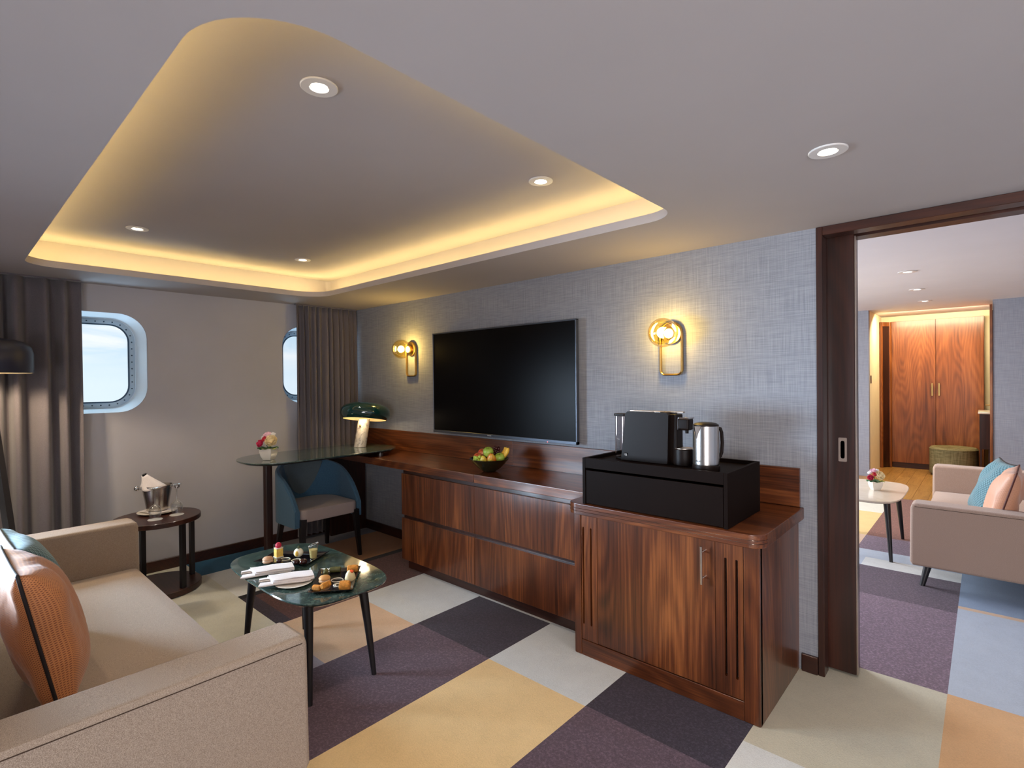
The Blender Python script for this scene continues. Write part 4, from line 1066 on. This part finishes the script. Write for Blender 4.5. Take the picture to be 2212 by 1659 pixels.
# ================================================================= FRUIT BOWL
FBX, FBY, FBZ = 2.288, -.315, .851
t = thing('fruit_bowl', 'dark glass bowl holding fruit on the walnut counter', 'bowl', (FBX, FBY, FBZ))
bm = B(); lathe(bm, [(0, 0), (.046, 0), (.050, .004), (.082, .026), (.122, .066), (.142, .090), (.144, .093), (.139, .093), (.117, .068), (.078, .030), (.045, .010), (0, .008)], (FBX, FBY, FBZ), 56)
obj('dish', bm, plain('smoked dark glass', srgb(34, 30, 18), .1, coat=.6), t, ang=60)
VR = Vector((.741, .672, 0)); VF = Vector((-.672, .741, 0))
def fp(a_, b_, c_): p = Vector((FBX, FBY, FBZ))+VR*a_*.94-VF*b_*.94; return (p.x, p.y, FBZ+c_-.014)
def fmat(n_, a_, b_, sc=12):
    q = NM(n_); v = q.coord(); q.l(q.ramp(q.noise(v, sc, 3), [(.38, a_), (.62, b_)]), q.b.inputs['Base Color']); q.set(Roughness=.3); return q.m
gA = fmat('green apple skin', srgb(138, 172, 62), srgb(176, 200, 88)); rA = fmat('red apple skin', srgb(190, 40, 26), srgb(222, 150, 90), 14); yP = fmat('yellow pear skin', srgb(210, 190, 60), srgb(226, 196, 80)); mG = fmat('mango skin', srgb(222, 104, 40), srgb(214, 190, 70), 10)
ban = fmat('banana skin', srgb(232, 180, 50), srgb(240, 200, 80)); pur = plain('dark grape skin', srgb(60, 14, 22), .25); gg = plain('green grape skin', srgb(170, 190, 70), .3); stemm = plain('fruit stem', srgb(80, 56, 30), .7)
def apple(name, label, c, r, mt, pear=0):
    t = thing(name, label, name.split('_')[-1], (c[0], c[1], c[2]-r*.9))
    if pear: pf = [(0, -1), (.45, -.97), (.85, -.65), (.98, -.15), (.85, .3), (.6, .7), (.42, 1.0), (.2, 1.2), (0, 1.24)]
    else: pf = [(0, -.78), (.22, -.9), (.6, -.84), (.9, -.45), (1.0, .05), (.92, .5), (.62, .82), (.3, .88), (.1, .76), (0, .68)]
    bm = B(); lathe(bm, [(a_*r, z*r) for a_, z in pf], c, 28, M=Matrix.Translation(c) @ Matrix.Rotation(pear*1.0 or .35, 4, (.74, .67, 0)) @ Matrix.Translation((-c[0], -c[1], -c[2]))); obj('skin', bm, mt, t, ang=180)
    bm = B(); MT = Matrix.Translation(c) @ Matrix.Rotation(pear*1.0 or .35, 4, (.74, .67, 0)); tube(bm, [MT @ Vector((0, 0, r*(1.1 if pear else .65))), MT @ Vector((r*.1, 0, r*(1.4 if pear else 1.02)))], .0018, 6); obj('stalk', bm, stemm, t)
apple('green_apple', 'green apple on top at the middle of the fruit bowl', fp(-.008, -.005, .150), .038, gA)
apple('green_apple', 'green apple at the right front of the fruit bowl', fp(.078, .02, .110), .037, gA)
apple('red_apple', 'red apple low at the left of the fruit bowl', fp(-.088, -.01, .112), .032, rA)
apple('red_apple', 'red and yellow apple behind the top green apple', fp(-.055, -.055, .135), .034, rA)
apple('yellow_pear', 'small yellow pear at the front left of the fruit bowl', fp(-.045, .055, .102), .030, yP, .5)
apple('yellow_mango', 'orange blushed mango at the front middle of the fruit bowl', fp(.018, .055, .112), .036, mG, .6)
t = thing('grape_bunch', 'dark red grapes at the back of the fruit bowl', 'grapes', fp(.03, -.06, .13))
rn = random.Random(4)
for k in range(16):
    bm = B(); ball(bm, fp(.012+.062*rn.random(), -.075+.035*rn.random(), .128+.050*rn.random()), .0125, n=12); obj('grape', bm, pur, t)
t = thing('grape_bunch', 'green grapes at the left front of the fruit bowl', 'grapes', fp(-.09, .05, .10))
for k in range(14):
    bm = B(); ball(bm, fp(-.112+.06*rn.random(), .03+.04*rn.random(), .098+.030*rn.random()), .0115, n=12); obj('grape', bm, gg, t)
def banana(label, o_, tl):
    t = thing('banana', label, 'banana', fp(.12, o_, .1)); bm = B(); pts = []; rr = []
    for k in range(11):
        f = k/10; a_ = -.6+1.9*f; pts.append(fp(.085+.050*math.sin(a_+.4)+tl, o_, .095+.085*f)); rr.append(.016*math.sin(PI*(.12+.76*f))**.5)
    tube(bm, pts, rr, 12); obj('peel', bm, ban, t)
    bm = B(); tube(bm, [pts[-1], tuple(Vector(pts[-1])+Vector((0, 0, .01)))], [.006, .004], 6); obj('tip', bm, stemm, t)
banana('ripe banana standing at the right edge of the fruit bowl', .0, .006); banana('second banana behind the right green apple', -.035, -.012)

# ================================================================= PLATTERS AND FOOD
def tray(label, C, zb):
    t = thing('platter', label, 'platter', (sum(c[0] for c in C)/4, sum(c[1] for c in C)/4, zb))
    cx_, cy_ = sum(c[0] for c in C)/4, sum(c[1] for c in C)/4
    sc = lambda f: [(cx_+(x-cx_)*f, cy_+(y-cy_)*f) for x, y in C]
    def sub(P_, z): # subdivide edges with a slight inward bow
        o_ = []
        for a_, b_ in zip(P_, P_[1:]+P_[:1]):
            for k in range(6):
                f = k/6; b2 = .035*4*f*(1-f); x, y = a_[0]+(b_[0]-a_[0])*f, a_[1]+(b_[1]-a_[1])*f
                o_.append((x+(cx_-x)*b2, y+(cy_-y)*b2, z+.003*(1-4*f*(1-f))*(1 if z > zb+.008 else 0)))
        return o_
    bm = B(); loft(bm, [sub(sc(.80), zb+.001), sub(sc(.84), zb+.002), sub(sc(1.0), zb+.011), sub(sc(1.0), zb+.0135), sub(sc(.96), zb+.0135), sub(sc(.83), zb+.0055), sub(sc(.78), zb+.005)]); obj('plate_body', bm, M['plum'], t)
    return t
ZB = TZ+.0005; ZF = ZB+.0056
tray('dark glass platter of sweets at the back of the green coffee table, near the desk', [(1.93, -1.81), (2.20, -1.635), (2.095, -1.452), (1.825, -1.64)], ZB)
tray('dark glass platter of savoury bites at the right end of the green coffee table', [(2.572, -1.82), (2.70, -1.66), (2.445, -1.458), (2.315, -1.625)], ZB)
def simple(name, label, cat, parts, group=None):
    co0 = parts[0][1]
    t = thing(name, label, cat, co0, group=group)
    for pn, c, f, mt in parts:
        bm = B(); f(bm); obj(pn, bm, mt, t, ang=50)
    return t
mac_c = plain('macaron shell', srgb(206, 158, 122), .6, var=.1); mac_f = plain('macaron filling', srgb(236, 208, 180), .6); choc = plain('chocolate glaze', srgb(50, 16, 14), .18)
cake_y = plain('yellow sponge', srgb(232, 190, 90), .8, var=.15, vs_=60, bump=.3); rasp = plain('raspberry', srgb(190, 30, 62), .4, var=.2, vs_=90, bump=.6, bs=200); crm = plain('white cream', srgb(240, 232, 212), .4)
fry = plain('fried crumb', srgb(206, 136, 52), .85, var=.35, vs_=70, bump=.9, bs=220); dol = plain('vine leaf', srgb(86, 84, 40), .5, var=.4, vs_=50); juice = plain('pale yellow mousse', srgb(232, 204, 128), .4, var=.1); org = plain('orange gel', srgb(226, 84, 30), .25); herb = plain('herb leaf', srgb(48, 62, 26), .6)
def mac(label, x, y, r, c1):
    z = ZF
    simple('macaron', label, 'macaron', [('bottom_shell', (x, y, z), lambda b: lathe(b, [(0, 0), (r*.8, .0), (r, r*.25), (r*.95, r*.42), (0, r*.42)], (x, y, z), 24), c1),
        ('filling', (x, y, z), lambda b: lathe(b, [(0, r*.42), (r*.9, r*.42), (r*.9, r*.62), (0, r*.62)], (x, y, z), 24), mac_f),
        ('top_shell', (x, y, z), lambda b: lathe(b, [(0, r*.62), (r*.97, r*.62), (r, r*.8), (r*.8, r*1.08), (r*.4, r*1.2), (0, r*1.22)], (x, y, z), 24), c1)])
mac('tan macaron at the left corner of the sweets platter', 1.985, -1.755, .028, mac_c)
mac('golden macaron at the left of the savoury platter', 2.49, -1.69, .028, plain('golden macaron shell', srgb(214, 158, 96), .6))
x, y = 1.93, -1.672
simple('cake_cube', 'small yellow cake cube topped with a raspberry on the sweets platter', 'cake', [('sponge', (x, y, ZF), lambda b: box(b, x-.019, x+.019, y-.019, y+.019, ZF+.003, ZF+.048, .002, 1), cake_y),
    ('base', (x, y, ZF), lambda b: box(b, x-.021, x+.021, y-.021, y+.021, ZF, ZF+.004), crm), ('cream', (x, y, ZF), lambda b: box(b, x-.02, x+.02, y-.02, y+.02, ZF+.048, ZF+.053, .002, 1), crm), ('raspberry', (x, y, ZF), lambda b: ball(b, (x, y, ZF+.066), .017, 1, 1, 1.0, 16, jit=.04), rasp)])
x, y = 2.025, -1.60
simple('mousse_dome', 'pale mousse with dark herb leaf at the middle of the sweets platter', 'dessert', [('mousse', (x, y, ZF), lambda b: ball(b, (x, y, ZF+.026), .026, 1, 1, .98, 20), crm), ('lemon_disc', (x, y, ZF), lambda b: ball(b, (x+.016, y-.018, ZF+.026), .014, .7, .7, 1.1, 14), cake_y),
    ('herb', (x, y, ZF), lambda b: [ball(b, (x+q, y-q*.6, ZF+.054+abs(q)*.2), .007, 1.4, 1, .5, 8) for q in (-.012, 0, .010)], herb)])
x, y = 2.108, -1.553
t = thing('shot_glass', 'small slant cut glass of pale yellow mousse on the sweets platter', 'glass', (x, y, ZF))
bm = B(); R = []
for z, r in ((0, .0), (0, .019), (.078, .027)):
    R.append([(x+r*math.cos(a_), y+r*math.sin(a_), ZF+z+(.010*(math.cos(a_)*.74+math.sin(a_)*.67) if z > .05 else 0)) for a_ in [2*PI*k/32 for k in range(32)]])
loft(bm, R, cap=False); obj('tumbler', bm, M['glass'], t, ang=60)
bm = B(); lathe(bm, [(0, .004), (.0175, .004), (.0228, .050), (0, .052)], (x, y, ZF), 28); obj('mousse', bm, juice, t)
bm = B(); tube(bm, [(x+.027*math.cos(a_), y+.027*math.sin(a_), ZF+.078+.010*(math.cos(a_)*.74+math.sin(a_)*.67)) for a_ in [2*PI*k/32 for k in range(32)]], .0009, 5, closed=True); obj('rim', bm, M['white'], t)
for (x, y, r, lb) in ((2.165, -1.640, .020, 'glossy chocolate at the right corner of the sweets platter'), (2.135, -1.665, .017, 'round chocolate just left of the corner chocolate'), (2.035, -1.715, .015, 'small chocolate half behind the napkin roll')):
    bm = B(); ball(bm, (x, y, ZF+r*.8), r, 1, 1, .8, 16, jit=.03); tag(obj('chocolate', bm, choc), lb, 'chocolate')
def swirl(label, c, r, n_, wob, zz=ZF):
    bm = B(); pts = []
    for k in range(n_*18+1):
        a_ = 2*PI*k/18; q = k/(n_*18); rr_ = r*(1-.15*q)
        p = Vector((c[0], c[1], 0))+VR*(rr_*math.cos(a_)+wob*q)-VF*(rr_*.9*math.sin(a_)); pts.append((p.x, p.y, zz+.0022))
    tube(bm, pts, .0022, 5); tag(obj('cream_ring', bm, crm), label, 'garnish')
swirl('white piped ring on the left half of the sweets platter', (2.005, -1.668), .030, 1, .0); swirl('white piped ring right of centre on the sweets platter', (2.07, -1.635), .026, 1, .0)
swirl('white piped ring at the centre of the savoury platter', (2.515, -1.635), .032, 1, .0); swirl('white piped squiggle toward the near edge of the savoury platter', (2.575, -1.665), .025, 2, .012)
RZ = lambda x, y, a_: Matrix.Translation((x, y, 0)) @ Matrix.Rotation(a_, 4, 'Z')
def roll(name, label, x, y, a_, r, ln, mt, z=ZF, cat='snack'):
    bm = B(); tube(bm, [(-ln/2, 0, z+r), (-ln/2+.004, 0, z+r), (0, 0, z+r*1.03), (ln/2-.004, 0, z+r), (ln/2, 0, z+r)], [r*.7, r, r*1.05, r, r*.7], 14, M=RZ(x, y, a_)); tag(obj(name, bm, mt), label, cat)
roll('vine_leaf_roll', 'green vine leaf roll lying across at the far edge of the savoury platter', 2.405, -1.585, .9, .014, .058, dol)
roll('vine_leaf_roll', 'green vine leaf roll standing on the left, nearer the napkins', 2.40, -1.635, -.5, .013, .048, dol)
roll('croquette', 'golden croquette at the far right corner of the savoury platter', 2.475, -1.525, .9, .019, .055, fry)
roll('croquette', 'crumbed golden croquette at the near right of the savoury platter', 2.655, -1.675, .8, .022, .050, fry)
roll('fried_roll', 'spiced golden roll leaning on another at the near left of the savoury platter', 2.585, -1.735, 1.9, .014, .055, fry, ZF+.01)
roll('fried_roll', 'short spiced roll at the near left corner of the savoury platter', 2.562, -1.768, .5, .014, .042, fry)
x, y = 2.56, -1.59
simple('canape', 'cream topped canape with an orange dab on the savoury platter', 'canape', [('cream', (x, y, ZF), lambda b: lathe(b, [(0, 0), (.024, 0), (.027, .008), (.022, .030), (.012, .046), (0, .05)], (x, y, ZF), 24), plain('canape cream', srgb(226, 206, 156), .5)), ('orange_dab', (x, y, ZF), lambda b: ball(b, (x+.006, y+.004, ZF+.044), .011, 1.2, 1, .7, 12), org)])
# napkin rolls, the near one on a small plate
t = thing('side_plate', 'white side plate under the near napkin roll on the coffee table', 'plate', (2.375, -1.80, ZB)); bm = B(); lathe(bm, [(0, 0), (.05, 0), (.056, .003), (.088, .009), (.090, .011), (.086, .011), (.054, .006), (0, .005)], (2.375, -1.79, ZB), 48); obj('dish', bm, M['porc'], t)
def nap(label, x, y, a_, z, ln=.235, wd=.10):
    t = thing('napkin_roll', label, 'napkin', (x, y, z)); Mx = RZ(x, y, a_)
    def slab(l0, l1, w_, h_, dz, sk, yo=0, n_=20):
        R = []
        for q in range(9):
            f = q/8; row = []
            kk = .72 if q in (0, 8) else 1
            for i_ in range(n_):
                a_ = 2*PI*i_/n_; c_, s_ = math.cos(a_), math.sin(a_)
                yy = yo+w_/2*math.copysign(abs(c_)**.55, c_)*(.97 if kk < 1 else 1)
                zz = h_/2*math.copysign(abs(s_)**.7, s_)*kk
                xx = ln*(l0+(l1-l0)*f)+sk*yy*(1 if f < .5 else .3)
                row.append((xx, yy, z+dz+h_/2+zz+.0015*math.sin(9*f+3*c_)))
            R.append(row)
        return R
    bm = B()
    loft(bm, slab(-.5, .40, wd*.42, .016, .001, .0, wd*.26), M=Mx)
    loft(bm, slab(-.46, .46, wd*.50, .011, .001, .2, -wd*.25), M=Mx)
    loft(bm, slab(-.30, .50, wd*.98, .022, .003, -.35), M=Mx)
    loft(bm, slab(-.28, .49, wd*.90, .006, .0225, -.35), M=Mx)
    obj('cloth', bm, M['linen'], t)
    for k, yy in enumerate((-.004, .004)):
        bm = B(); tube(bm, [(-ln*.49, yy, z+.0165), (-ln*.38, yy, z+.0165), (-ln*.26, yy*.9, z+.0165)], [.0035, .0045, .003], 8, M=Mx); obj('fork' if k else 'knife', bm, M['steel'], t)
ang1 = math.radians(52)
nap('white napkin roll with cutlery nearer the sweets platter', 2.125, -1.815, ang1+.25, ZB, .25)
nap('white napkin roll with cutlery resting on the side plate, nearest the sofa', 2.345, -1.815, ang1+.2, ZB+.012, .25)

# ================================================================= SECOND ROOM
t = thing('wardrobe', 'tall two door walnut wardrobe with slim brass handles at the end of the second room', 'wardrobe', (4.34, 7.73, 0))
bm = B(); box(bm, 3.755, 4.908, 7.702, 7.778, .0, 2.41); obj('carcass', bm, M['ward'], t)
bm = B(); box(bm, 3.77, 4.90, 7.69, 7.70, 0, .085); obj('plinth', bm, M['walnut_dx'], t)
for x0, x1, hx in ((3.766, 4.333, 4.293), (4.338, 4.904, 4.378)):
    bm = B(); box(bm, x0, x1, 7.68, 7.70, .09, 2.405, .002, 1); d_ = obj('door', bm, M['ward'], t)
    bm = B(); box(bm, hx-.012, hx+.012, 7.645, 7.660, 1.19, 1.39, .003, 1)
    for z in (1.22, 1.36): tube(bm, [(hx, 7.655, z), (hx, 7.68, z)], .005, 6)
    obj('handle', bm, M['brass'], d_)
bm = B(); box(bm, 3.621, 3.626, 6.60, 6.68, 1.40, 1.52, .001, 1); tag(obj('light_switch', bm, M['blackg']), 'dark light switch plate on the cream alcove wall', 'switch')
t = thing('ottoman', 'round olive tweed ottoman in front of the wardrobe', 'ottoman', (4.56, 7.32, 0))
bm = B(); cyl(bm, (4.56, 7.30), .285, .02, .43, 56, .02); obj('cover', bm, M['ottoman'], t)
bm = B(); tube(bm, [(4.56+.285*math.cos(a_), 7.30+.285*math.sin(a_), .405) for a_ in [2*PI*k/48 for k in range(48)]], .005, 6, closed=True); obj('welt', bm, M['ottoman'], t)
bm = B(); cyl(bm, (4.56, 7.30), .26, 0, .02, 40); obj('plinth', bm, M['blackleg'], t)
# narrow dark desk seen edge-on beside the lit door
t = thing('vanity_unit', 'narrow dark wood unit with a pale top right of the wardrobe', 'cabinet', (4.93, 7.3, 0))
bm = B(); box(bm, 4.855, 4.98, 7.05, 7.60, .45, .954, .003, 1); obj('body', bm, M['walnut_dk'], t)
bm = B(); box(bm, 4.84, 4.982, 7.03, 7.62, .955, .985, .003, 1); obj('top', bm, M['cream_marble'], t)
bm = B(); box(bm, 4.86, 4.88, 7.06, 7.59, 0, .45); box(bm, 4.95, 4.97, 7.06, 7.59, 0, .45); obj('side', bm, M['walnut_dk'], t)
